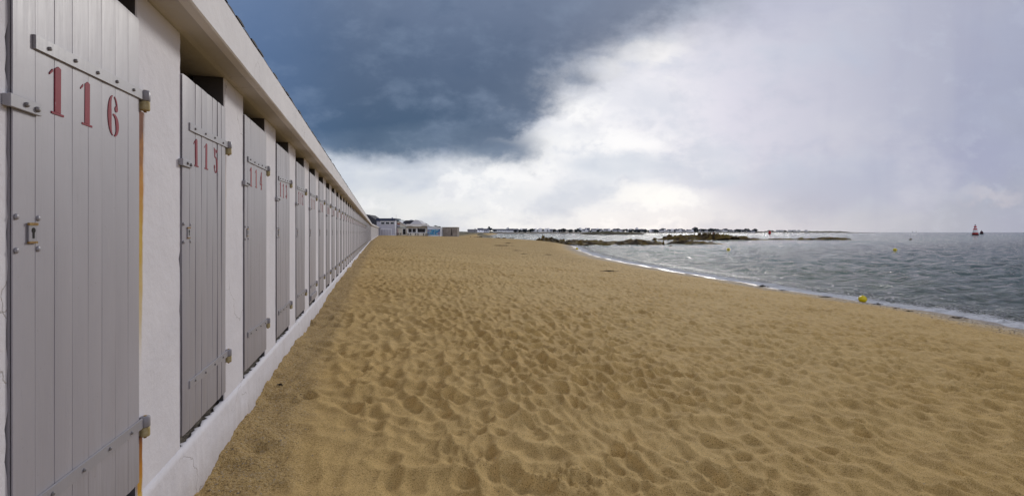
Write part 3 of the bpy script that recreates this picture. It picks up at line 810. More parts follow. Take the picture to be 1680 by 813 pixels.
def latch_mesh():
    mb = MB(); x0 = 0.0125
    mb.bbox(x0, x0 + .010, -0.030, 0.108, -0.019, 0.019, 0.002, 0)
    bolt(mb, 0.035, 0.0, .008, .008, 1, x0 + .010); bolt(mb, 0.083, -0.003, .009, .009, 1, x0 + .010)
    mb.bbox(0.001, x0 + 0.003, -0.030, -0.008, -0.017, 0.017, 0.002, 0)
    return mb.mesh('latch', [M['iron'], M['bolt']])
def lock_mesh():
    mb = MB(); x0 = 0.0125
    mb.bbox(x0 - .001, x0 + .0035, 0.06, 0.098, -0.028, 0.028, 0.001, 1)
    mb.bbox(x0, x0 + .006, 0.058, 0.100, 0.021, 0.029, 0.001, 2); mb.bbox(x0, x0 + .005, 0.058, 0.100, -0.033, -0.027, 0.001, 2)
    mb.lathe([(0.0085, 0), (0.0085, .0045)], 12, (x0, 0.080, 0.006), 3, 'x'); mb.box(x0, x0 + .0044, 0.0755, 0.0845, -0.018, 0.006, 3)
    return mb.mesh('lock_plate', [M['ochre'], M['iron'], M['rust'], M['black']])
ME_latch, ME_lock = latch_mesh(), lock_mesh()
_b = MB(); bolt(_b, 0, 0, .009, .006, 0, 0); ME_bolt = _b.mesh('bolt', M['iron'])
for k in range(-2, KN):
    num = 116 - k
    me = leaf116 if k == 0 else leaf115 if k == 1 else leafs[k % 3]
    d = link('door', me, row, (0, door_s(k), 0)); d['group'] = 'grey cabin doors'
    d['label'] = 'grey plank cabin door with red stencilled number %d' % num
    if k <= 34:
        h1 = link('hinge_strap', st_top[k % 3], d, (0, 0, CAMZ + 0.600 + random.uniform(-.006, .006)))
        h2 = link('hinge_strap', st_bot[k % 2], d, (0, 0, CAMZ - 0.832 + random.uniform(-.006, .006)))
        zl = CAMZ + 0.372 + (0.0 if k < 2 else random.uniform(-.03, .02))
        link('latch', ME_latch, d, (0, 0, zl)); link('lock_plate', ME_lock, d, (0, 0, CAMZ))
        if k < 14:
            for (yy, zz) in ((0.013, 0.045), (0.013, -0.052), (0.11, 0.043), (0.11, -0.050)): link('bolt', ME_bolt, d, (0.0105, yy, CAMZ + zz))
        mm = M['red'] if k <= 1 else M['red_worn'] if k <= 4 else M['red_faded']
        rd = random.Random(num); tx = str(num)
        for ch, y0 in zip(tx, (0.185, 0.365, 0.555) if len(tx) == 3 else (0.27, 0.46)): link('digit', digit_mesh(ch, y0 + rd.uniform(-.004, .004), mm, rd), d)
# bare board nailed low on door 112
kb = MB(); kb.bbox(0.013, 0.034, 0.04, 0.77, CAMZ - 1.05, CAMZ - 0.97, 0.003)
kd = [o for o in row.children if o.name.startswith('door') and 'number 111' in o['label']][0]
kb.build('kick_board', M['door'], kd)

# ------------------------------------------------------------------ second row, beyond the bend
RZ2 = math.atan2(0.2447, 1.0)
row2 = empty('beach_cabin_row', (-20.69 - 0.02, 75.2, 0), RZ2)
tag(row2, 'far second stretch of white beach cabins bending off beyond the first row', 'beach cabins')
L2 = 75 * 1.0295; n2 = int(L2 / 1.3)
wb = MB()
def tz(y): return 4.27 + 0.26 * y / L2
prev = 0.0
for k in range(n2 + 1):
    a = prev; b_ = 0.45 + 1.3 * k if k < n2 else L2
    if b_ > L2: b_ = L2
    wb.box(-0.2, 0.0, a, b_, 1.9 + 0.25 * a / L2, tz(a) - 0.22)
    prev = b_ + 0.8
wb.add([(0.02, 0, 1.2), (0.02, L2, 1.6), (0.02, L2, 2.32), (0.02, 0, 1.93), (-.2, 0, 1.93), (-.2, L2, 2.32)], [(0, 1, 2, 3), (3, 2, 5, 4)])
wb.box(-3, -0.21, -0.02, 0.12, 1.2, 4.2)
wb.build('wall', M['plaster_far'], row2)
eb2 = MB(); vs, fs = strip([(-2.5, -0.24), (0.19, -0.24), (0.20, 0.0), (0.0, 0.01)], [0, L2]);
vs = [(v[0], v[1], v[2] + tz(v[1])) for v in vs]; eb2.add(vs, [f[::-1] for f in fs]); eb2.build('eave_fascia', M['eave'], row2)
rb2 = MB(); rb2.add([(0.22, -.1, tz(0) + .012), (0.22, L2, tz(L2) + .012), (-2.2, L2, tz(L2) + .9), (-2.2, -.1, tz(0) + .9), (-4.4, L2, tz(L2)), (-4.4, -.1, tz(0))], [(0, 1, 2, 3), (3, 2, 4, 5), (0, 3, 5)])
rb2.build('roof', M['tile'], row2)
db2 = MB(); db2.bbox(-0.05, -0.01, 0, 0.8, 1.98, 3.95, 0.004); dm2 = db2.mesh('door', M['door'])
for k in range(n2):
    if 0.45 + 1.3 * k + .8 > L2: break
    d = link('door', dm2, row2, (0, 0.45 + 1.3 * k, 0.25 * k / n2)); d['group'] = 'far cabin doors'

# ------------------------------------------------------------------ far buildings
def PX(px, Y): return (px - 840) / F * Y
def PZ(py, Y): return CAMZ - (py - HZ) / F * Y
C = {}
def cm(name, c1, c2=None, scale=0.8, rough=0.75, **k):
    c2 = c2 or tuple(min(1, v * 1.12) for v in c1)
    if name not in C: C[name] = varied(name, c1, c2, scale, rough, 0.3, 0.3, 0.02, **k)
    return C[name]
cream = cm('cream_render', (0.82, 0.77, 0.65)); white = cm('white_render', (0.80, 0.80, 0.80)); lilac = cm('grey_render', (0.46, 0.45, 0.49))
slate = cm('slate', (0.045, 0.045, 0.055)); navy = cm('navy_fascia', (0.035, 0.045, 0.085)); glass_, gt, gb = mat('dark_glass', (0.012, 0.013, 0.016), 0.06, 0.5)
concrete = cm('rough_concrete', (0.17, 0.145, 0.12), (0.33, 0.29, 0.25), 1.2); teal = cm('teal_sheet', (0.22, 0.33, 0.34)); terracotta = cm('terracotta', (0.34, 0.11, 0.06))
pink = cm('pink_panel', (0.62, 0.44, 0.40)); darkwood = cm('dark_wood', (0.06, 0.045, 0.035)); beige = cm('beige_render', (0.45, 0.39, 0.30))
def make_mural():
    m, t, b = mat('painted_mural', None, 0.7, 0.3); O = objco(t)
    n = noise(t, O, 1.1, 3, 0.5, 1.2); n2_ = noise(t, O, 2.3, 3, 0.6, 0.8); x, y, z = sepo(t, O)
    base = ramp(t, n, [(0.35, (0.03, 0.12, 0.30, 1)), (0.45, (0.06, 0.30, 0.48, 1)), (0.52, (0.20, 0.42, 0.46, 1)), (0.58, (0.45, 0.25, 0.32, 1)), (0.66, (0.10, 0.05, 0.22, 1))])
    base = mix(t, n2_.ss(0.55, 0.62, 0, 0.8), base, (0.05, 0.22, 0.42, 1))
    base = mix(t, x.ss(1.0, 1.8, 0, 0.5), base, (0.07, 0.05, 0.20, 1))
    t.links.new(base, b.inputs['Base Color']); return m
mural = make_mural()
def window(parent, x0, x1, z0, z1, y, fr=0.12, panes=1, frame=None):
    frame = frame or white
    fb = MB()
    fb.box(x0 - fr, x1 + fr, y - 0.06, y - 0.003, z1, z1 + fr); fb.box(x0 - fr, x1 + fr, y - 0.09, y - 0.003, z0 - fr, z0)
    fb.box(x0 - fr, x0, y - 0.06, y - 0.003, z0, z1); fb.box(x1, x1 + fr, y - 0.06, y - 0.003, z0, z1)
    for i in range(1, panes):
        xc = x0 + (x1 - x0) * i / panes; fb.box(xc - fr * .45, xc + fr * .45, y - 0.055, y - 0.003, z0, z1)
    w = MB().box(x0, x1, y - 0.03, y - 0.004, z0, z1).build('window', glass_, parent)
    fb.build('frame', frame, w); return w

# B1: tall grey pavilion at the end of the cabins
Y1 = 150.0; g1 = 2.0
b1 = empty('pavilion', (PX(633, Y1), Y1, g1)); tag(b1, 'tall grey pavilion with dark roof band and three small upper windows at end of cabins', 'building')
def rx(px, Yc, e): return PX(px, Yc) - e.location.x
def rz(py, Yc, e): return PZ(py, Yc) - e.location.z
x0, x1 = rx(618, Y1, b1), rx(648.3, Y1, b1); zt = rz(358, Y1, b1)
MB().box(x0, x1, 0, 7, -0.5, zt - .7).build('wall', lilac, b1)
MB().box(x0 - .1, x1 + .1, -0.35, 7.1, zt - .7, zt).build('roof', navy, b1)
MB().box(x1 - .02, x1 + .28, -.22, .3, -.3, zt - .72).build('corner_post', white, b1)
MB().box(rx(624, Y1, b1), x1 - .05, -.08, -.003, zt - 1.05, zt - .73).build('window_band', white, b1)
for a, b_ in ((625.2, 631), (632.8, 639), (640.7, 646.4)): window(b1, rx(a, Y1, b1), rx(b_, Y1, b1), rz(367.6, Y1, b1), rz(364, Y1, b1), 0, .08)
sh = MB().box(rx(624.6, Y1, b1), rx(642, Y1, b1), -.10, -.003, rz(385.6, Y1, b1), rz(376, Y1, b1)).build('shutter', lilac, b1)
fb = MB(); a, b_ = rx(624.6, Y1, b1), rx(642, Y1, b1); z0, z1 = rz(385.6, Y1, b1), rz(376, Y1, b1)
fb.box(a - .12, b_ + .12, -.14, -.004, z1, z1 + .13).box(a - .12, a, -.14, -.004, z0, z1).box(b_, b_ + .12, -.14, -.004, z0, z1)
for i in range(1, 4): fb.box(a + (b_ - a) * i / 4 - .02, a + (b_ - a) * i / 4 + .02, -.12, -.101, z0, z1)
fb.build('frame', white, sh)
MB().box(x0, x1, -.16, -.003, -.4, z0).build('plinth', white, b1)
MB().box(rx(639.7, Y1, b1), rx(641.8, Y1, b1), 2, 2.4, zt, zt + .35).lathe([(.03, 0), (.02, 1.2)], 6, (rx(647.4, Y1, b1), 2, zt), 0).build('chimney', lilac, b1)

# B2: cream house with balcony
Y2 = 153.0; b2 = empty('cream_house', (PX(658, Y2), Y2, 2.05)); tag(b2, 'cream house with red striped balcony and black doorway beside grey pavilion', 'building')
x0, x1 = rx(648.8, Y2, b2), rx(667, Y2, b2)
MB().prism([(x0, -.5), (x1, -.5), (x1, rz(370.5, Y2, b2)), (rx(656, Y2, b2), rz(362.5, Y2, b2)), (x0, rz(362.5, Y2, b2))], 0, 8).build('wall', cream, b2)
rf = MB(); p = [(rx(655, Y2, b2), rz(361.4, Y2, b2)), (rx(668.4, Y2, b2), rz(370.2, Y2, b2)), (rx(668.4, Y2, b2), rz(371.2, Y2, b2)), (rx(655, Y2, b2), rz(362.5, Y2, b2))]
rf.prism(p[::-1], -.5, 8, 0); rf.box(x0, rx(655, Y2, b2), -.3, 8, rz(362.3, Y2, b2), rz(360.3, Y2, b2), 1); rf.build('roof', [white, teal], b2)
MB().box(x0, rx(656.4, Y2, b2), -.5, -.003, rz(372, Y2, b2), rz(368.5, Y2, b2)).build('balcony', lilac, b2)
MB().box(x0, rx(656, Y2, b2), -.35, -.003, rz(368.3, Y2, b2), rz(366.2, Y2, b2)).build('awning', terracotta, b2)
MB().box(x0, x1, -.2, -.003, rz(373.2, Y2, b2), rz(372.5, Y2, b2)).build('ledge', teal, b2)
dr = MB().box(rx(661, Y2, b2), rx(665.7, Y2, b2), -.05, -.004, rz(384.2, Y2, b2), rz(375.2, Y2, b2)).build('door', glass_, b2)
fb = MB(); a, b_ = rx(661, Y2, b2), rx(665.7, Y2, b2); z0, z1 = rz(384.2, Y2, b2), rz(375.2, Y2, b2)
fb.box(a - .1, a, -.1, -.003, z0, z1).box(b_, b_ + .1, -.1, -.003, z0, z1).box(a - .1, b_ + .1, -.1, -.003, z1, z1 + .12); fb.build('frame', white, dr)
MB().box(rx(649.5, Y2, b2), rx(653.4, Y2, b2), -.06, -.004, rz(383.5, Y2, b2), rz(375.8, Y2, b2)).build('shutter', pink, b2)

# B3: restaurant
Y3 = 151.0; b3 = empty('restaurant', (PX(685, Y3), Y3, 2.05)); tag(b3, 'cream seaside restaurant with wide dark windows under a pale grey gable', 'building')
x0, x1 = rx(667.6, Y3, b3), rx(700.6, Y3, b3)
MB().box(x0, x1, 0, 7, -.5, rz(371, Y3, b3)).build('wall', cream, b3)
rf = MB()
rf.prism([(rx(671.5, Y3, b3), rz(367.8, Y3, b3)), (rx(694, Y3, b3), rz(367.8, Y3, b3)), (rx(685.6, Y3, b3), rz(361.2, Y3, b3)), (rx(681, Y3, b3), rz(360.3, Y3, b3))], .4, 7, 0)
rf.prism([(rx(658, Y3, b3), rz(364.4, Y3, b3)), (rx(670.5, Y3, b3), rz(369.5, Y3, b3)), (rx(680.6, Y3, b3), rz(361.0, Y3, b3)), (rx(663, Y3, b3), rz(361.0, Y3, b3))], 2.2, 12, 1)
rf.build('roof', [cm('pale_gable', (0.50, 0.49, 0.50)), slate], b3)
MB().box(rx(667.2, Y3, b3), rx(702.4, Y3, b3), -1.1, .3, rz(370.6, Y3, b3), rz(367.4, Y3, b3)).build('canopy', cm('canopy', (0.68, 0.65, 0.60)), b3)
MB().box(rx(668, Y3, b3), rx(701, Y3, b3), -.5, -.004, rz(373.8, Y3, b3), rz(371.4, Y3, b3)).build('fascia_board', beige, b3)
window(b3, rx(670, Y3, b3), rx(682.3, Y3, b3), rz(381, Y3, b3), rz(374.9, Y3, b3), 0, .2, 2)
window(b3, rx(685, Y3, b3), rx(697.5, Y3, b3), rz(381, Y3, b3), rz(374.9, Y3, b3), 0, .2, 1)
lm = MB(); lm.box(rx(685.2, Y3, b3), rx(686.8, Y3, b3), -.4, -.1, rz(374.8, Y3, b3), rz(373.2, Y3, b3)); lm.build('wall_lamp', darkwood, b3)
MB().box(rx(698, Y3, b3), rx(698.8, Y3, b3), -.1, -.004, rz(378.6, Y3, b3), rz(376.8, Y3, b3)).build('sign', cm('blue_sign', (0.10, 0.25, 0.45)), b3)
for i in range(2): MB().box(rx((669, 671.2)[i], Y3, b3) , rx((669, 671.2)[i], Y3, b3) + .45, 3, 3.5, rz(362.5, Y3, b3), rz(359.9, Y3, b3)).build('chimney', white, b3)
def picnic(name, px, Yt, label):
    g = ground(PX(px, Yt), Yt); e = empty(name, (PX(px, Yt), Yt, g + .02)); tag(e, label, 'picnic table', 'picnic tables in front of the restaurant')
    MB().bbox(-1.0, 1.0, -.4, .4, .70, .76, .01).build('tabletop', darkwood, e)
    for s in (-1, 1): MB().bbox(-1.0, 1.0, s * .75 - .14, s * .75 + .14, .42, .46, .01).build('bench', darkwood, e)
    for s in (-1, 1):
        m_ = MB(); m_.bar((s * .35, -.85, 0), (s * .35, -.2, .7), .06).bar((s * .35, .85, 0), (s * .35, .2, .7), .06).bar((s * .35, -.85, .38), (s * .35, .85, .38), .05); m_.build('leg_frame', darkwood, e)
    return e
pw = ['leftmost', 'second', 'third', 'rightmost']
picnic('picnic_table', 655, 148.5, 'dark picnic table in front of the pink shutter of the cream house')
picnic('picnic_table', 671.5, 148.5, 'dark picnic table below the left window of the restaurant')
picnic('picnic_table', 683.8, 148.5, 'dark picnic table between the two restaurant windows')
picnic('picnic_table', 697, 148.5, 'dark picnic table beside the blue mural shed')

# B4: mural shed
Y4 = 149.0; b4 = empty('mural_shed', (PX(712, Y4), Y4, 2.05)); tag(b4, 'low white shed with a bright blue painted mural on its front', 'building')
x0, x1 = rx(701.2, Y4, b4), rx(724, Y4, b4)
MB().prism([(x0, -.5), (x1, -.5), (x1, rz(374.8, Y4, b4)), (x0, rz(370.6, Y4, b4))], 0, 5).build('wall', cm('bluish_white', (0.60, 0.65, 0.72)), b4)
MB().box(rx(701.6, Y4, b4), rx(722.9, Y4, b4), -.05, -.004, rz(385.4, Y4, b4), rz(376, Y4, b4)).build('mural', mural, b4)
p = [(x0 - .1, rz(370.5, Y4, b4)), (x1 + .1, rz(374.7, Y4, b4)), (x1 + .1, rz(374.0, Y4, b4)), (x0 - .1, rz(369.8, Y4, b4))]
MB().prism(p, -.25, 5.1).build('roof', white, b4)
MB().box(x1 - .25, x1 + .03, -.2, .3, -.4, rz(374.9, Y4, b4)).build('corner_post', white, b4)
sp = empty('striped_post', (PX(720.5, 147.5), 147.5, ground(PX(720.5, 147.5), 147.5))); tag(sp, 'thin pink and white striped post in front of the blue mural', 'post')
MB().lathe([(.06, 0), (.06, .3), (.06, .6), (.06, .9), (.06, 1.2), (.06, 1.45)], 10, (0, 0, 0), 0, 'z', True, [0, 1, 0, 1, 0]).build('pole', [cm('pink_paint', (0.6, 0.16, 0.18)), white], sp)
MB().lathe([(.18, 0), (.18, .06), (.08, .09)], 12).build('base', concrete, sp)

# B5: bare concrete block
Y5 = 152.0; b5 = empty('concrete_blockhouse', (PX(737, Y5), Y5, 2.05)); tag(b5, 'bare brown concrete blockhouse with a dark vertical stain, right of the mural shed', 'building')
bb = MB(); bb.bbox(rx(724.6, Y5, b5), rx(750, Y5, b5), 0, 6, -.5, rz(372.9, Y5, b5), .05); bb.build('wall', concrete, b5)
MB().bbox(rx(724.3, Y5, b5), rx(750.3, Y5, b5), -.12, 6.1, rz(373.0, Y5, b5), rz(372.3, Y5, b5), .03).build('roof', cm('slab', (0.26, 0.23, 0.19)), b5)
MB().prism([(rx(739.5, Y5, b5), rz(385.8, Y5, b5)), (rx(742.4, Y5, b5), rz(385.8, Y5, b5)), (rx(741.2, Y5, b5), rz(374.5, Y5, b5)), (rx(740.4, Y5, b5), rz(374.5, Y5, b5))], -.03, -.004).build('stain', cm('damp_stain', (0.06, 0.05, 0.04)), b5)

# B6: dark-roofed house behind the far cabins
Y6 = 165.0; b6 = empty('slate_roofed_house', (PX(611.5, Y6), Y6 + 5, 2.0)); tag(b6, 'dark slate roofed house rising behind the far end of the cabins', 'building')
MB().box(-4.5, 2.2, -4, 4, -.5, 3.6).build('wall', beige, b6)
MB().prism([(-4.9, 3.5), (2.6, 3.5), (1.0, 5.0), (-1.6, 6.7), (-3.6, 7.0)], -4.3, 4.3).build('roof', slate, b6)

# ------------------------------------------------------------------ trees
def leafmat(name, c1, c2):
    return varied(name, c1, c2, 0.5, 0.75, 0.25, 0, 0, detail=3)
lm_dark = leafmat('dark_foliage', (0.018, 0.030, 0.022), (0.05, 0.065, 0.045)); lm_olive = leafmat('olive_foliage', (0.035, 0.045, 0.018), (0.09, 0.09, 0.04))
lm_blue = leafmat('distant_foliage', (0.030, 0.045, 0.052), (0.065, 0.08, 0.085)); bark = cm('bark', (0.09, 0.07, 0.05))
def crown(mb, rx_, ry_, rz_, c, n, leaf, seed, m=0):
    r = random.Random(seed)
    cl = [(r.uniform(-.7, .7), r.uniform(-.7, .7), r.uniform(-.5, .75), r.uniform(.3, .55)) for _ in range(9)]
    for i in range(n):
        a = cl[r.randrange(len(cl))]; th = r.uniform(0, 6.28); u = r.uniform(-1, 1); q = r.uniform(.55, 1) * a[3]; s = math.sqrt(1 - u * u)
        p = Vector(((a[0] + q * s * math.cos(th)) * rx_ + c[0], (a[1] + q * s * math.sin(th)) * ry_ + c[1], (a[2] + q * u) * rz_ + c[2]))
        v = Vector((r.gauss(0, 1), r.gauss(0, 1), r.gauss(0, 1))).normalized() * leaf; w = v.orthogonal().normalized() * leaf * r.uniform(.5, 1)
        mb.add([p - v, p + w, p + v, p - w], [(0, 1, 2, 3)], m)
def tree(name, X, Y, z, w, h, leaf, n, lmat, label, seed, group=None):
    e = empty(name, (X, Y, z)); tag(e, label, 'tree', group)
    tb = MB(); tb.bar((0, 0, -.5), (0.1, 0, h * .5), w * .045, 8, 0, w * .03)
    for i in range(4):
        a = i * 1.7; tb.bar((0.05, 0, h * .35), (math.cos(a) * w * .25, math.sin(a) * w * .25, h * .7), w * .022, 6, 0, w * .01)
    tb.build('trunk', bark, e)
    cb = MB(); crown(cb, w / 2, w / 2, h * .38, (0, 0, h * .62), n, leaf, seed); cb.build('crown', lmat, e)
tree('broadleaf_tree', PX(699.5, 175), 175, 2.1, 3.6, 4.2, .16, 1500, lm_dark, 'dark rounded tree rising behind the restaurant canopy', 1)
tree('broadleaf_tree', PX(706, 172), 172, 2.1, 2.4, 3.0, .14, 800, lm_dark, 'small dark tree between restaurant canopy and mural shed roof', 5)
tree('broadleaf_tree', PX(716, 170), 170, 2.1, 3.4, 3.3, .16, 1500, lm_olive, 'dark olive tree rising behind the mural shed roof', 2)

# ------------------------------------------------------------------ far shore
rockm = varied('weedy_rock', (0.028, 0.022, 0.015), (0.15, 0.11, 0.045), 0.9, 0.7, 0.4, 0.9, 0.12, 3.0)
def make_reef_mat():
    m, t, b = mat('seaweed_rock', None, 0.85, 0.12); O = objco(t); x, y, z = sepo(t, O)
    n = noise(t, O, 0.28, 6, 0.65, 0.6); n2_ = noise(t, O, 1.4, 5, 0.7)
    base = ramp(t, n, [(0.30, (0.02, 0.016, 0.010, 1)), (0.46, (0.055, 0.038, 0.016, 1)), (0.56, (0.15, 0.10, 0.028, 1)), (0.70, (0.12, 0.115, 0.028, 1))])
    base = mix(t, n2_.ss(0.5, 0.7, 0, 0.7), base, (0.012, 0.010, 0.007, 1))
    t.links.new(base, b.inputs['Base Color']); bump(t, b, n2_, 0.7, 0.12); return m
reefm = make_reef_mat()
landm = varied('far_land', (0.05, 0.055, 0.03), (0.16, 0.14, 0.085), 0.02, 0.9, 0.2, 0.5, 0.5, 0.2)
shorem = varied('rocky_far_shore', (0.075, 0.06, 0.045), (0.26, 0.21, 0.15), 0.05, 0.9, 0.2, 0.6, 0.5, 0.3)
def reef(name, px0, px1, Yc, depth, hgt, label, seed, m=None, rough=1.0, cat='rocks', kind=None, res=None, lean=0.5, cell=1.1, flat=False):
    X0, X1 = PX(px0, Yc), PX(px1, Yc); L = X1 - X0; nx = res or int(max(30, min(220, L * 5))); ny = max(16, int(nx * min(1, depth / L)) )
    u = np.linspace(-1, 1, nx)[None, :].repeat(ny, 0); v = np.linspace(-1, 1, ny)[:, None].repeat(nx, 1)
    X = u * L / 2; Y = v * depth / 2
    sx = X / cell + seed * 13.7; sy = Y / cell + seed * 7.1
    e = 1 - (np.abs(u) ** 2.2 + np.abs(v + 0.25 * fbm(X / (L * .18) + seed, X * 0, seed, 2)) ** 2)
    e = e + fbm(sx * 0.35, sy * 0.35, seed + 40, 3) * 0.9
    w, wi = worley(sx, sy, seed + 60); w2, wi2 = worley(sx * 2.3, sy * 2.3, seed + 61)
    prof = np.clip(e, -0.6, 1)
    skew = 1 + lean * u * -1
    if flat: prof = np.clip(1 - (np.abs(u) ** 2.6 + np.abs(v) ** 2) , -0.6, 1) * 0.8
    H = hgt * (np.sign(prof) * np.abs(prof) ** 0.7) * (0.42 + 0.50 * (1 - np.minimum(w, 1)) * (0.4 + wi) + 0.25 * (1 - w2) * wi2 * rough) * (1.0 if not flat else 0.8)
    H = H * (0.8 + 0.2 * skew if flat else 1) if flat else H * (0.55 + 0.9 * np.clip(fbm(X / (L * .22) + seed * 3, X * 0 + 2, seed + 3, 2) + 0.5, 0, 1)) * skew - 0.06
    H = np.where(prof <= 0, -0.4, H)
    me = grid_mesh(name, X, Y, H, m or reefm, smooth=flat)
    o = link(name, me, None, ((X0 + X1) / 2, Yc, 0))
    return tag(o, label, None if kind else cat, None, kind)
reef('rocky_reef', 872, 1006, 132, 26, 1.45, 'long brown weedy reef touching the tip of the beach', 1)
reef('rocky_reef', 1000, 1082, 134, 16, 1.25, 'olive weed-covered reef between beach reef and offshore ledges', 2, lean=-.1)
reef('rocky_reef', 1078, 1255, 212, 26, 1.9, 'longest dark reef farther out, humped at its middle', 3, lean=.35)
reef('rocky_reef', 1088, 1188, 133, 10, .85, 'low brown reef in front of the longest reef', 4, lean=.3)
reef('rocky_ledge', 1256, 1310, 212, 8, .5, 'thin low rock ledge just right of the longest reef', 5, lean=0)
reef('rocky_ledge', 1310, 1392, 210, 10, 1.15, 'isolated low rocks farthest right with one raised hump', 6, lean=.1)
for i, (px, py, w, h, lb) in enumerate([(1020, 401, 15, .75, 'dark knob of rock on the near edge of the olive reef'), (1054, 402.4, 5, .35, 'tiny dark rock alone in bright water'),
        (1076, 401.5, 18, .5, 'flat dark rock with a raised right end'), (1088, 401.2, 5, 1.15, 'pointed dark rock standing up from the water'), (1100, 403.6, 6, .35, 'small rounded rock right of the pointed rock'),
        (1047, 394.6, 4, .8, 'small black rock poking above the olive reef'), (1073, 394.3, 7, .95, 'dark pointed hump at the right end of the olive reef'),
        (1035, 399.5, 24, .25, 'flat awash ledge inside the bright water'), (1493, 393.2, 6, .65, 'small lone dark rock far right below the horizon')]):
    Yr = 3 * F / (py - HZ); reef('sea_rock', px - w / 2, px + w / 2, Yr, max(.8, w * Yr / F * .6), h, lb, 20 + i, res=30, cat='rock', lean=0, cell=max(.5, w * Yr / F * .35))
# rocks at the water's edge behind the beach
reef('shore_rocks', 752, 812, 205, 14, 1.2, 'dark rocks along the edge of the sand left of the bay', 41, lean=0)
reef('shore_rocks', 812, 832, 230, 8, .8, 'low dark rocks standing in the bay near the shore', 42, lean=0)
reef('shore_rocks', 834, 845, 260, 5, .45, 'smallest low rock patch alone in the bay', 43, lean=0)
for i, (px, Yr, w, h, lb) in enumerate([(799, 168, .9, .5, 'left dark stone at the crest of the sand by the bay'), (806, 166, .6, .85, 'upright dark stone at the crest of the sand by the bay')]):
    g = ground(PX(px, Yr), Yr); o = reef('stone', px - w * 2.5, px + w * 2.5, Yr, w * 1.5, h, lb, 50 + i, res=24, cat='stone', lean=0, cell=.5); o.location.z = max(g, 0) + .02
# islet
def islet_mat():
    m, t, b = mat('islet_turf', None, 0.9, 0.2); O = objco(t); x, y, z = sepo(t, O); n = noise(t, O, 0.12, 6, 0.65)
    top_ = ramp(t, n, [(0.35, (0.05, 0.045, 0.022, 1)), (0.65, (0.12, 0.105, 0.05, 1))])
    t.links.new(mix(t, (z + n * 2).ss(2.9, 1.9), top_, (0.04, 0.028, 0.02, 1)), b.inputs['Base Color']); bump(t, b, n, 0.8, 1.0); return m
reef('islet', 950, 1058, 700, 60, 6.6, None, 8, islet_mat(), cat=None, kind='structure', lean=.15, cell=9, flat=True)

def coast(name, pts, depth, rise):
    """pts: (px, distance, height)"""
    n = 260; pxs = np.linspace(pts[0][0], pts[-1][0], n)
    Yd = np.interp(pxs, [p[0] for p in pts], [p[1] for p in pts]); Hh = np.interp(pxs, [p[0] for p in pts], [p[2] for p in pts])
    prof = [(-0.02, -0.6), (0.0, .25), (0.05, 0.45), (0.12, .8), (0.3, 1.0), (0.6, 1.08), (1.0, 1.0)]
    X = np.zeros((len(prof), n)); Y = X.copy(); Z = X.copy()
    for i, (f, h) in enumerate(prof):
        Y[i] = Yd + f * depth; X[i] = (pxs - 840) / F * Yd * (1 + f * depth / 2500.0 * 0.2); Z[i] = Hh * h * (1 + 0.35 * fbm(pxs * .12, pxs * 0 + i, 5 + i, 3))
        if h < 0: Z[i] = -1
    Z[-1] = -1; Z[:, -1] = -1
    me = grid_mesh(name, X, Y, Z, M['coastm'], smooth=False)
    return tag(link(name, me), kind='structure')
def coast_mat():
    m, t, b = mat('coast_land', None, 0.9, 0.2); O = objco(t); x, y, z = sepo(t, O); n = noise(t, O, 0.03, 6, 0.65)
    up = ramp(t, n, [(0.35, (0.06, 0.07, 0.045, 1)), (0.65, (0.17, 0.16, 0.11, 1))]); dn = ramp(t, n, [(0.35, (0.10, 0.085, 0.075, 1)), (0.65, (0.30, 0.25, 0.20, 1))])
    t.links.new(mix(t, (z + n * 2).ss(2.6, 3.8), dn, up), b.inputs['Base Color']); return m
M['coastm'] = coast_mat()
CA = [(700, 900, 4.0), (780, 1000, 4.5), (860, 1150, 4.5), (960, 1400, 4.5), (1100, 1750, 5), (1200, 1950, 5.5), (1252, 2050, 3.0), (1257, 2060, 0.5)]
CB = [(1225, 2700, 5), (1270, 2750, 7), (1330, 2900, 8), (1360, 2950, 9), (1395, 3000, 9), (1404, 3020, 4), (1440, 3100, 1.6), (1445, 3100, .5)]
coast('far_shore', CA, 300, 1); coast('far_headland', CB, 350, 1)
def at_coast(pts, px, back):
    Yd = np.interp(px, [p[0] for p in pts], [p[1] for p in pts]); h = np.interp(px, [p[0] for p in pts], [p[2] for p in pts]); Yc = Yd + back
    return (px - 840) / F * Yd * (1 + back / 2500.0 * .2), Yc, h * .75
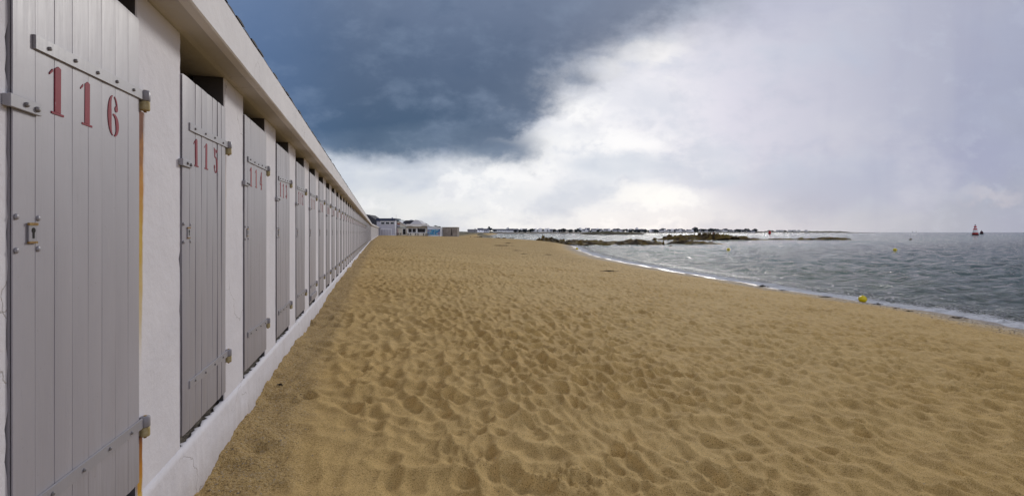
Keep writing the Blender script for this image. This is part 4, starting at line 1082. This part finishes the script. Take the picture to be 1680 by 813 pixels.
# low houses between the blockhouse and the bay
def far_house(kind, w, d, h, rh, X, Y, z, rot, label, group, cat='house', roofm=None, wallm=None):
    key = (kind, round(w), round(h, 1), round(rh, 1), roofm.name if roofm else '', wallm.name if wallm else '')
    if key not in HM:
        mb = MB(); mb.box(-w / 2, w / 2, -d / 2, d / 2, -1.5, h, 0)
        if kind == 'side':      # ridge across the view
            mb.add([(-w / 2 - .3, -d / 2 - .4, h), (w / 2 + .3, -d / 2 - .4, h), (w / 2 + .3, d / 2 + .4, h), (-w / 2 - .3, d / 2 + .4, h), (-w / 2 - .3, 0, h + rh), (w / 2 + .3, 0, h + rh)],
                   [(0, 1, 5, 4), (2, 3, 4, 5), (0, 3, 2, 1)], 1); mb.add([(-w / 2 - .3, -d / 2 - .4, h), (-w / 2 - .3, d / 2 + .4, h), (-w / 2 - .3, 0, h + rh), (w / 2 + .3, -d / 2 - .4, h), (w / 2 + .3, d / 2 + .4, h), (w / 2 + .3, 0, h + rh)], [(0, 2, 1), (3, 4, 5)], 0)
        else:
            mb.add([(-w / 2 - .2, -d / 2, h), (w / 2 + .2, -d / 2, h), (0, -d / 2, h + rh), (-w / 2 - .2, d / 2, h), (w / 2 + .2, d / 2, h), (0, d / 2, h + rh)], [(0, 3, 5, 2), (1, 2, 5, 4), (0, 1, 4, 3)], 1)
            mb.add([(-w / 2 - .2, -d / 2, h), (w / 2 + .2, -d / 2, h), (0, -d / 2, h + rh), (-w / 2 - .2, d / 2, h), (w / 2 + .2, d / 2, h), (0, d / 2, h + rh)], [(0, 2, 1), (3, 4, 5)], 0)
        mb.box(w * .25, w * .25 + .9, -.4, .4, h, h + rh + 1.0, 0)
        nwin = max(1, int(w / 3.5))
        for i in range(nwin):
            xc = -w / 2 + w * (i + .5) / nwin; mb.box(xc - .5, xc + .5, -d / 2 - .06, -d / 2 - .005, h * .35, h * .7, 2)
        HM[key] = mb.mesh('far_house', [wallm or C['white_render'], roofm or C['slate'], glass_])
    o = link('far_house', HM[key], None, (X, Y, z)); o.rotation_euler = (0, 0, rot); tag(o, label, cat, group); return o
HM = {}
def where(px):
    return ('near the left end of the far shore' if px < 870 else 'on the far shore between the beach tip and the islet' if px < 950 else 'on the far shore behind the low islet' if px < 1058
            else 'on the far shore just right of the islet' if px < 1145 else 'on the far shore above the longest reef')
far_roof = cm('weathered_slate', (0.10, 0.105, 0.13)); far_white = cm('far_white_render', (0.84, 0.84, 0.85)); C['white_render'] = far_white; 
far_house('side', 10, 7, 1.6, 1.8, PX(775, 560), 560, 3.1, 0, 'long low grey-roofed house just above the dune right of the blockhouse', None, roofm=cm('pale_roof', (0.22, 0.21, 0.21)), wallm=cm('grey_wall', (0.30, 0.29, 0.29)))
far_house('side', 9, 7, 3.0, 3.0, PX(788, 800), 800, 3.6, .3, 'blue-grey roofed house left of the tall dark tree on the shore', None, roofm=far_roof)
far_house('side', 10, 7, 3.0, 2.6, PX(797, 820), 820, 3.4, -.2, 'low grey roofed house touching the tall dark tree on the shore', None, roofm=far_roof, wallm=cm('dull_wall', (0.40, 0.40, 0.42)))
ridge = reef('dune', 742, 812, 330, 60, 3.4, None, 9, varied('dune_scrub', (0.10, 0.085, 0.05), (0.27, 0.23, 0.14), 0.25, 0.9, 0.2, 0.5, 0.3, 1.0), cat=None, kind='structure', lean=.5, cell=8)
# houses and trees strung along the shore: (px, kind, width, wall, roof)
HL = [(817, 'side', 26, 3.2, 3, 'W'), (825, 'side', 22, 3.0, 3, 'W'), (832.5, 'gable', 7, 6, 3.5, 'W'), (838, 'side', 14, 3, 4, 'W'), (846, 'side', 13, 3, 4, 'G'), (855, 'gable', 9, 4, 4, 'W'),
      (862, 'side', 12, 4, 3.4, 'W'), (875, 'side', 14, 4, 3, 'W'), (880, 'gable', 9, 4, 4, 'W'), (888, 'gable', 10, 5, 4, 'W'), (897.5, 'gable', 9, 4, 5, 'W'), (901.5, 'gable', 10, 4.5, 5, 'W'), (906, 'side', 10, 4, 3, 'G'),
      (916, 'side', 17, 2.2, 3, 'W'), (923, 'side', 9, 4, 3, 'W'), (956, 'gable', 12, 6, 5, 'W'), (960, 'side', 14, 4, 4, 'W'), (965, 'gable', 11, 4, 5, 'W'), (969, 'side', 14, 6, 5, 'G'), (978, 'side', 16, 5, 4, 'W'),
      (986, 'gable', 13, 6, 5, 'W'), (990, 'side', 13, 5, 4, 'W'), (999, 'side', 14, 5, 4, 'W'), (1004, 'gable', 10, 5, 5, 'W'), (1014, 'side', 16, 4, 4, 'W'), (1021, 'side', 18, 5, 3, 'W'), (1028, 'gable', 10, 4, 4, 'G'),
      (1036, 'gable', 9, 5, 4, 'W'), (1041, 'gable', 9, 5, 5, 'W'), (1052, 'gable', 12, 8, 6, 'W'), (1056.5, 'side', 16, 5, 4, 'W'), (1062, 'side', 12, 4, 4, 'W'), (1073, 'gable', 11, 5, 4, 'W'), (1079, 'side', 17, 4, 5, 'G'),
      (1090, 'side', 16, 4, 4, 'W'), (1097, 'gable', 11, 5, 5, 'W'), (1104, 'side', 14, 5, 4, 'W'), (1111, 'gable', 13, 6, 5, 'W'), (1117, 'side', 18, 5, 4, 'W'), (1124, 'gable', 11, 6, 4, 'W'), (1129, 'side', 16, 5, 4, 'G'),
      (1137, 'side', 17, 4, 4, 'W'), (1143, 'gable', 11, 5, 4, 'W'), (1158, 'gable', 10, 5, 4, 'G'), (1165, 'side', 17, 3, 4, 'W'), (1176, 'side', 14, 4, 4, 'W'), (1185, 'side', 17, 4, 3, 'G'), (1194, 'gable', 11, 4, 4, 'W'),
      (1200, 'side', 17, 5, 4, 'W'), (1207, 'side', 13, 5, 4, 'G'), (1215, 'gable', 13, 5, 4, 'W'), (1222, 'side', 17, 6, 5, 'W'), (1229, 'gable', 13, 6, 5, 'W'), (1238, 'side', 17, 3, 4, 'G'), (1244, 'side', 12, 3, 4, 'W')]
nice = {817: 'longest white house on the far shore, low beside the tall dark tree', 832.5: 'narrow tall white gabled house at the right end of the long white houses',
        1052: 'tallest white gabled house on the far shore, above the right end of the islet', 956: 'white gabled house just left of the green islet on the far shore',
        1222: 'wide white house on the far shore just left of the red buoy', 1244: 'last small white house at the point of the far shore'}
rr_ = random.Random(3)
for px, kd_, w, h, rh, c_ in HL:
    X, Y, z = at_coast(CA, px, rr_.uniform(45, 70)); s = 1.0
    lb = nice.get(px) or {('side', 'W'): 'white long-roofed house ' + where(px), ('gable', 'W'): 'white gabled house ' + where(px),
        ('side', 'G'): 'dull grey house ' + where(px), ('gable', 'G'): 'dull grey gabled house ' + where(px)}[(kd_, c_)]
    far_house(kd_, w * .95, 8, h * 1.12, rh * 1.0, X, Y, z + .6, rr_.uniform(-.25, .25), lb, 'houses along the far shore', roofm=far_roof, wallm=far_white if c_ == 'W' else cm('dull_wall', (0.40, 0.40, 0.42)))
for px, w in ((1283, 18), (1290, 16), (1303, 18), (1310, 22), (1318, 15), (1330, 14)):
    X, Y, z = at_coast(CB, px, 60); far_house('side', w, 9, 5, 4, X, Y, z + 1, rr_.uniform(-.2, .2), 'pale house among dark trees on the farthest headland', 'houses on the farthest headland', roofm=far_roof, wallm=far_white)
def small_tree_mesh(seed, tall):
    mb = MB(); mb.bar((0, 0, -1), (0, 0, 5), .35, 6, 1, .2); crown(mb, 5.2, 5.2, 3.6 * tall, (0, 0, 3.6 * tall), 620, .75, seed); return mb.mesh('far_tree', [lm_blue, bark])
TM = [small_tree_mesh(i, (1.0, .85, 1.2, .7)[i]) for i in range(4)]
def ft(px, pts, back, s, sv, v, lb=None, gr='trees along the far shore', name='far_tree'):
    X, Y, z = at_coast(pts, px, back); o = link(name, TM[v % 4], None, (X, Y, z)); o.scale = (s, s, s * sv); o.rotation_euler = (0, 0, px * 1.7); tag(o, lb or 'dark bushy tree ' + where(px), 'tree', gr)
rt = random.Random(9)
px = 812.0
dense = {(840, 850): 1.1, (861, 871): 1.35, (903, 912): 1.45, (918, 958): 1.6, (968, 980): 1.2, (1034, 1052): 1.6, (1056, 1064): 1.6, (1075, 1085): 1.3, (1100, 1110): 1.1, (1146, 1164): 1.6, (1170, 1182): 1.7, (1210, 1228): 1.4}
while px < 1250:
    s = 1.0 + rt.uniform(0, .65); dn_ = False
    for (a, b_), v in dense.items():
        if a <= px <= b_: s = v * rt.uniform(.65, .95); dn_ = True
    dist = np.interp(px, [p[0] for p in CA], [p[1] for p in CA]); s *= dist / 1500
    ft(px, CA, rt.uniform(50, 130) if not dn_ else rt.uniform(28, 120), s, rt.uniform(.8, 1.1), rt.randrange(4))
    px += rt.uniform(1.6, 3.4) if dn_ else rt.uniform(2.6, 5.5)
ft(1149, CA, 60, 1.9, 1.25, 2, 'tallest dark pine standing above the far shore roofs', None); 
px = 1232.0
while px < 1398:
    s = rt.uniform(.5, .85) + (0.75 if 1276 < px < 1302 else 0)
    ft(px, CB, rt.uniform(50, 160), s * 1.25, rt.uniform(.6, .9), rt.randrange(4), 'dark tree on the skyline of the farthest headland', 'trees on the farthest headland'); px += rt.uniform(2.5, 5.5)
# big dark tree on the near bay shore
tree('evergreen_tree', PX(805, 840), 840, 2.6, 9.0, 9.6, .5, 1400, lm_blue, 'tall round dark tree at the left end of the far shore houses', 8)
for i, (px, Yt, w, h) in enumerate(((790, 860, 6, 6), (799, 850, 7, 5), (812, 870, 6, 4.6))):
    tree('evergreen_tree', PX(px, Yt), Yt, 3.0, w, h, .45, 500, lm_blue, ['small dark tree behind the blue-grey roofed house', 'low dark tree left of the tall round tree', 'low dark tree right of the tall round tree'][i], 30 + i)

# ------------------------------------------------------------------ sea marks, buoys, boats
redp = cm('red_sea_paint', (0.42, 0.02, 0.025), (0.5, 0.04, 0.04)); whitep = cm('white_sea_paint', (0.7, 0.68, 0.66)); darkp = cm('dark_base', (0.03, 0.028, 0.03))
def at_sea(px, py):
    Y = CAMZ * F / (py - HZ); return PX(px, Y), Y
X, Y = at_sea(1600, 385.6); s = Y / F
e = empty('sea_beacon', (X, Y, 0)); tag(e, 'tall conical beacon tower with red and white bands rising from the sea', 'beacon')
MB().lathe([(4.8 * s, -.6), (4.7 * s, .9 * s), (4.3 * s, 1.3 * s)], 24).build('base', darkp, e)
MB().lathe([(4.1 * s, 1.3 * s), (3.6 * s, 4.2 * s), (2.9 * s, 9.0 * s), (2.6 * s, 9.0 * s), (2.3 * s, 11.0 * s), (1.7 * s, 11.01 * s), (1.7 * s, 12.7 * s), (1.7 * s, 14.9 * s), (.9 * s, 15.1 * s)], 24, (0, 0, 0), 0, 'z', True, [0, 1, 0, 0, 1, 1, 0, 0]).build('tower', [redp, whitep], e)
MB().lathe([(2.9 * s, 9.0 * s), (2.9 * s, 9.4 * s), (2.7 * s, 9.4 * s)], 24).build('gallery', redp, e)
MB().bar((0, 0, 15 * s), (0, 0, 17.2 * s), .25 * s).bar((-1.2 * s, 0, 16.6 * s), (1.2 * s, 0, 16.6 * s), .3 * s).lathe([(.5 * s, 16.8 * s), (.5 * s, 17.5 * s), (.1 * s, 17.9 * s)], 10).build('topmark', darkp, e)
def can_buoy(px, py, w, h, ms, label, Yo=None, top=True):
    X, Y = at_sea(px, py); s = Y / F
    e = empty('navigation_buoy', (X, Y, 0)); tag(e, label, 'buoy')
    MB().lathe([(w * .52 * s, -.4), (w * .54 * s, .12 * h * s), (w * .5 * s, .2 * h * s)], 18).build('float', darkp, e)
    MB().lathe([(w * .5 * s, .2 * h * s), (w * .42 * s, .6 * h * s), (w * .34 * s, .97 * h * s), (w * .2 * s, h * s)], 18).build('body', ms, e)
    if top: MB().bar((0, 0, h * s * .95), (0, 0, h * s * 1.3), w * .07 * s).lathe([(w * .1 * s, h * s * 1.22), (w * .14 * s, h * s * 1.3), (w * .02 * s, h * s * 1.42)], 10).build('topmark', ms, e)
can_buoy(1610.5, 383.8, 4.6, 4.6, cm('black_red_paint', (0.05, 0.012, 0.02)), 'small blackish buoy just right of the banded beacon')
can_buoy(1262.8, 384.7, 4.4, 6, redp, 'bright red buoy in the channel off the point of the far shore', top=False)
can_buoy(1171, 383.6, 3.0, 2.6, cm('dull_red_paint', (0.25, 0.03, 0.035)), 'tiny dull red buoy left of the bright red buoy', top=False)
yel = varied('yellow_plastic', (0.66, 0.50, 0.0), (0.74, 0.60, 0.005), 3, 0.35, 0.5, 0.1, 0.004)
def ball(px, py, r, label, squash=.92):
    X, Y = at_sea(px, py); rr = r * Y / F
    e = empty('mooring_buoy', (X, Y, 0)); tag(e, label, 'buoy')
    pr = [(rr * math.sin(math.pi * i / 16) + .001, -rr * squash * math.cos(math.pi * i / 16) + rr * .85) for i in range(17)]
    MB().lathe(pr, 28).build('float', yel, e)
    MB().lathe([(rr * .16, rr * 1.70), (rr * .16, rr * 1.86), (rr * .08, rr * 1.9)], 10).build('eyelet', yel, e)
    MB().lathe([(rr * 1.005, rr * .83), (rr * 1.02, rr * .85), (rr * 1.005, rr * .87)], 28).build('seam', yel, e)
ball(1415.3, 495.6, 6.3, 'large bright yellow ball buoy lying in the foam at the water edge')
ball(1195, 411.2, 2.6, 'small yellow buoy afloat in bright water in front of the reefs', .8)
ball(1468.3, 411.9, 2.8, 'small yellow buoy afloat in dark water below the lone rock', .8)
ball(946.5, 409.6, 2.2, 'small yellow buoy at the tip of the sand beside the brown reef', .8)
for px, lb in ((1497, 'left of two hazy white sailboats on the horizon'), (1503, 'right of two hazy white sailboats on the horizon')):
    Y = 3400; e = empty('sailboat', (PX(px, Y), Y, 0)); tag(e, lb, 'sailboat', 'sailboats on the horizon')
    MB().prism([(-5, 1.2), (-4, -.2), (4, -.2), (5.5, 1.4)], -1.4, 1.4).build('hull', whitep, e)
    MB().bar((0, 0, 1), (0, 0, 15), .12).build('mast', darkp, e)
    MB().add([(-.2, 0, 2), (-4.2, .1, 2.2), (-.2, 0, 14.5), (-.2, .12, 2), (-4.2, .2, 2.2), (-.2, .12, 14.5)], [(0, 1, 2), (5, 4, 3), (0, 2, 5, 3), (1, 4, 5, 2), (0, 3, 4, 1)]).build('mainsail', whitep, e)
    MB().add([(.3, 0, 12.5), (4.8, 0, 1.6), (.3, 0, 1.8), (.3, .12, 12.5), (4.8, .12, 1.6), (.3, .12, 1.8)], [(0, 1, 2), (5, 4, 3), (0, 3, 4, 1), (1, 4, 5, 2)]).build('jib', whitep, e)

# ------------------------------------------------------------------ small things on the sand
weed = varied('dried_seaweed', (0.012, 0.010, 0.008), (0.05, 0.035, 0.02), 14, 0.6, 0.4, 0.8, 0.01)
def weed_clump(px, py, w, h, label, seed):
    # find where the ray meets the sand
    Yy = 3.0
    for _ in range(4000):
        if CAMZ - (py - HZ) / F * Yy <= max(ground(PX(px, Yy), Yy), 0): break
        Yy *= 1.003
    X = PX(px, Yy); W_ = w * Yy / F; r = random.Random(seed); mb = MB()
    for i in range(46):
        a = r.gauss(0, W_ * .28); b_ = r.gauss(0, W_ * .10); l = r.uniform(.25, .6) * W_ * .5; th = r.gauss(0, .5)
        p = Vector((a, b_, max(0, h * (1 - abs(a) / W_ * 1.5) * r.uniform(.1, 1)))); q = p + Vector((math.cos(th) * l, math.sin(th) * l * .6, r.uniform(-.5, .4) * h)); q.z = max(q.z, 0)
        mb.bar(p, q, h * .16, 4, 0, h * .07)
    o = mb.build('seaweed_clump', weed, None, (X, Yy, max(ground(X, Yy), 0) + .01)); tag(o, label, 'seaweed', 'seaweed clumps washed up on the beach')
for i, (px, py, w, h, lb) in enumerate([(1251, 470.5, 13, .10, 'dark seaweed heap at the foam edge, largest one left of the yellow ball'), (1283, 476.5, 12, .04, 'thin seaweed strand right of the largest heap at the foam edge'),
        (1352, 487.5, 17, .05, 'flat seaweed strand at the foam edge left of the yellow ball'), (1438, 499.5, 16, .05, 'seaweed strand at the foam edge just right of the yellow ball'),
        (1469, 506.5, 8, .03, 'tiny seaweed scrap second to the right of the yellow ball'), (1491, 511, 12, .03, 'thin seaweed scrap third to the right of the yellow ball'), (1570, 522, 22, .05, 'long seaweed strand at the foam edge farthest right'),
        (995, 445, 26, .05, 'thin brown seaweed line on the sand below the curve of the bay'), (820, 403, 28, .10, 'dark wrack patch on the crest of the sand left of the reef'), (832, 399, 14, .09, 'small wrack patch behind the dark one on the crest of the sand'),
        (458, 634, 9, .02, 'small dark weed scrap on the sand at the foot of the near wall'), (846, 411, 12, .05, 'small wrack scrap on the far sand slope, left of three'), (858, 416.5, 8, .05, 'small wrack scrap on the far sand slope, middle of three'),
        (898, 418, 10, .05, 'small wrack scrap on the far sand slope, right of three')]):
    weed_clump(px, py, w, h, lb, 60 + i)
# pebbles and shell bits: uncountable, one object
pbm = varied('beach_pebbles', (0.10, 0.08, 0.06), (0.55, 0.48, 0.38), 9, 0.7, 0.3, 0.2, 0.002, detail=1)
pm = MB(); r = random.Random(21)
P = []
for i in range(2600):
    Yy = 1.6 + r.random() ** 1.5 * 26
    if i % 3 == 0: X = float(wall_x(np.array(Yy))) + .03 + abs(r.gauss(0, .30)); s = r.uniform(.003, .008)
    elif i % 3 == 1:
        Yy = r.uniform(10, 42); X = float(shore_x(np.array(Yy))) - r.uniform(.5, 3.0); s = r.uniform(.012, .03)
    else: X = r.uniform(-1, 10) * Yy / 9; s = r.uniform(.0025, .006)
    if X > shore_x(np.array(Yy)) - .4 or X < wall_x(np.array(Yy)) + .02: continue
    P.append((X, Yy, s))
PXs = np.array([p[0] for p in P]); PYs = np.array([p[1] for p in P]); GZ = ground_base(PXs, PYs) + ground_detail(PXs, PYs)
for (X, Yy, s), g in zip(P, GZ):
    q = [(X + s * math.cos(a) * r.uniform(.7, 1.3), Yy + s * math.sin(a) * r.uniform(.7, 1.3), g) for a in (0, 1.26, 2.5, 3.77, 5.0)]
    pm.add(q + [(X, Yy, g + s * .75)], [(0, 1, 5), (1, 2, 5), (2, 3, 5), (3, 4, 5), (4, 0, 5)])
o = pm.build('pebbles', pbm); tag(o, 'small pebbles and shell bits scattered on the sand', 'pebbles', None, 'stuff')
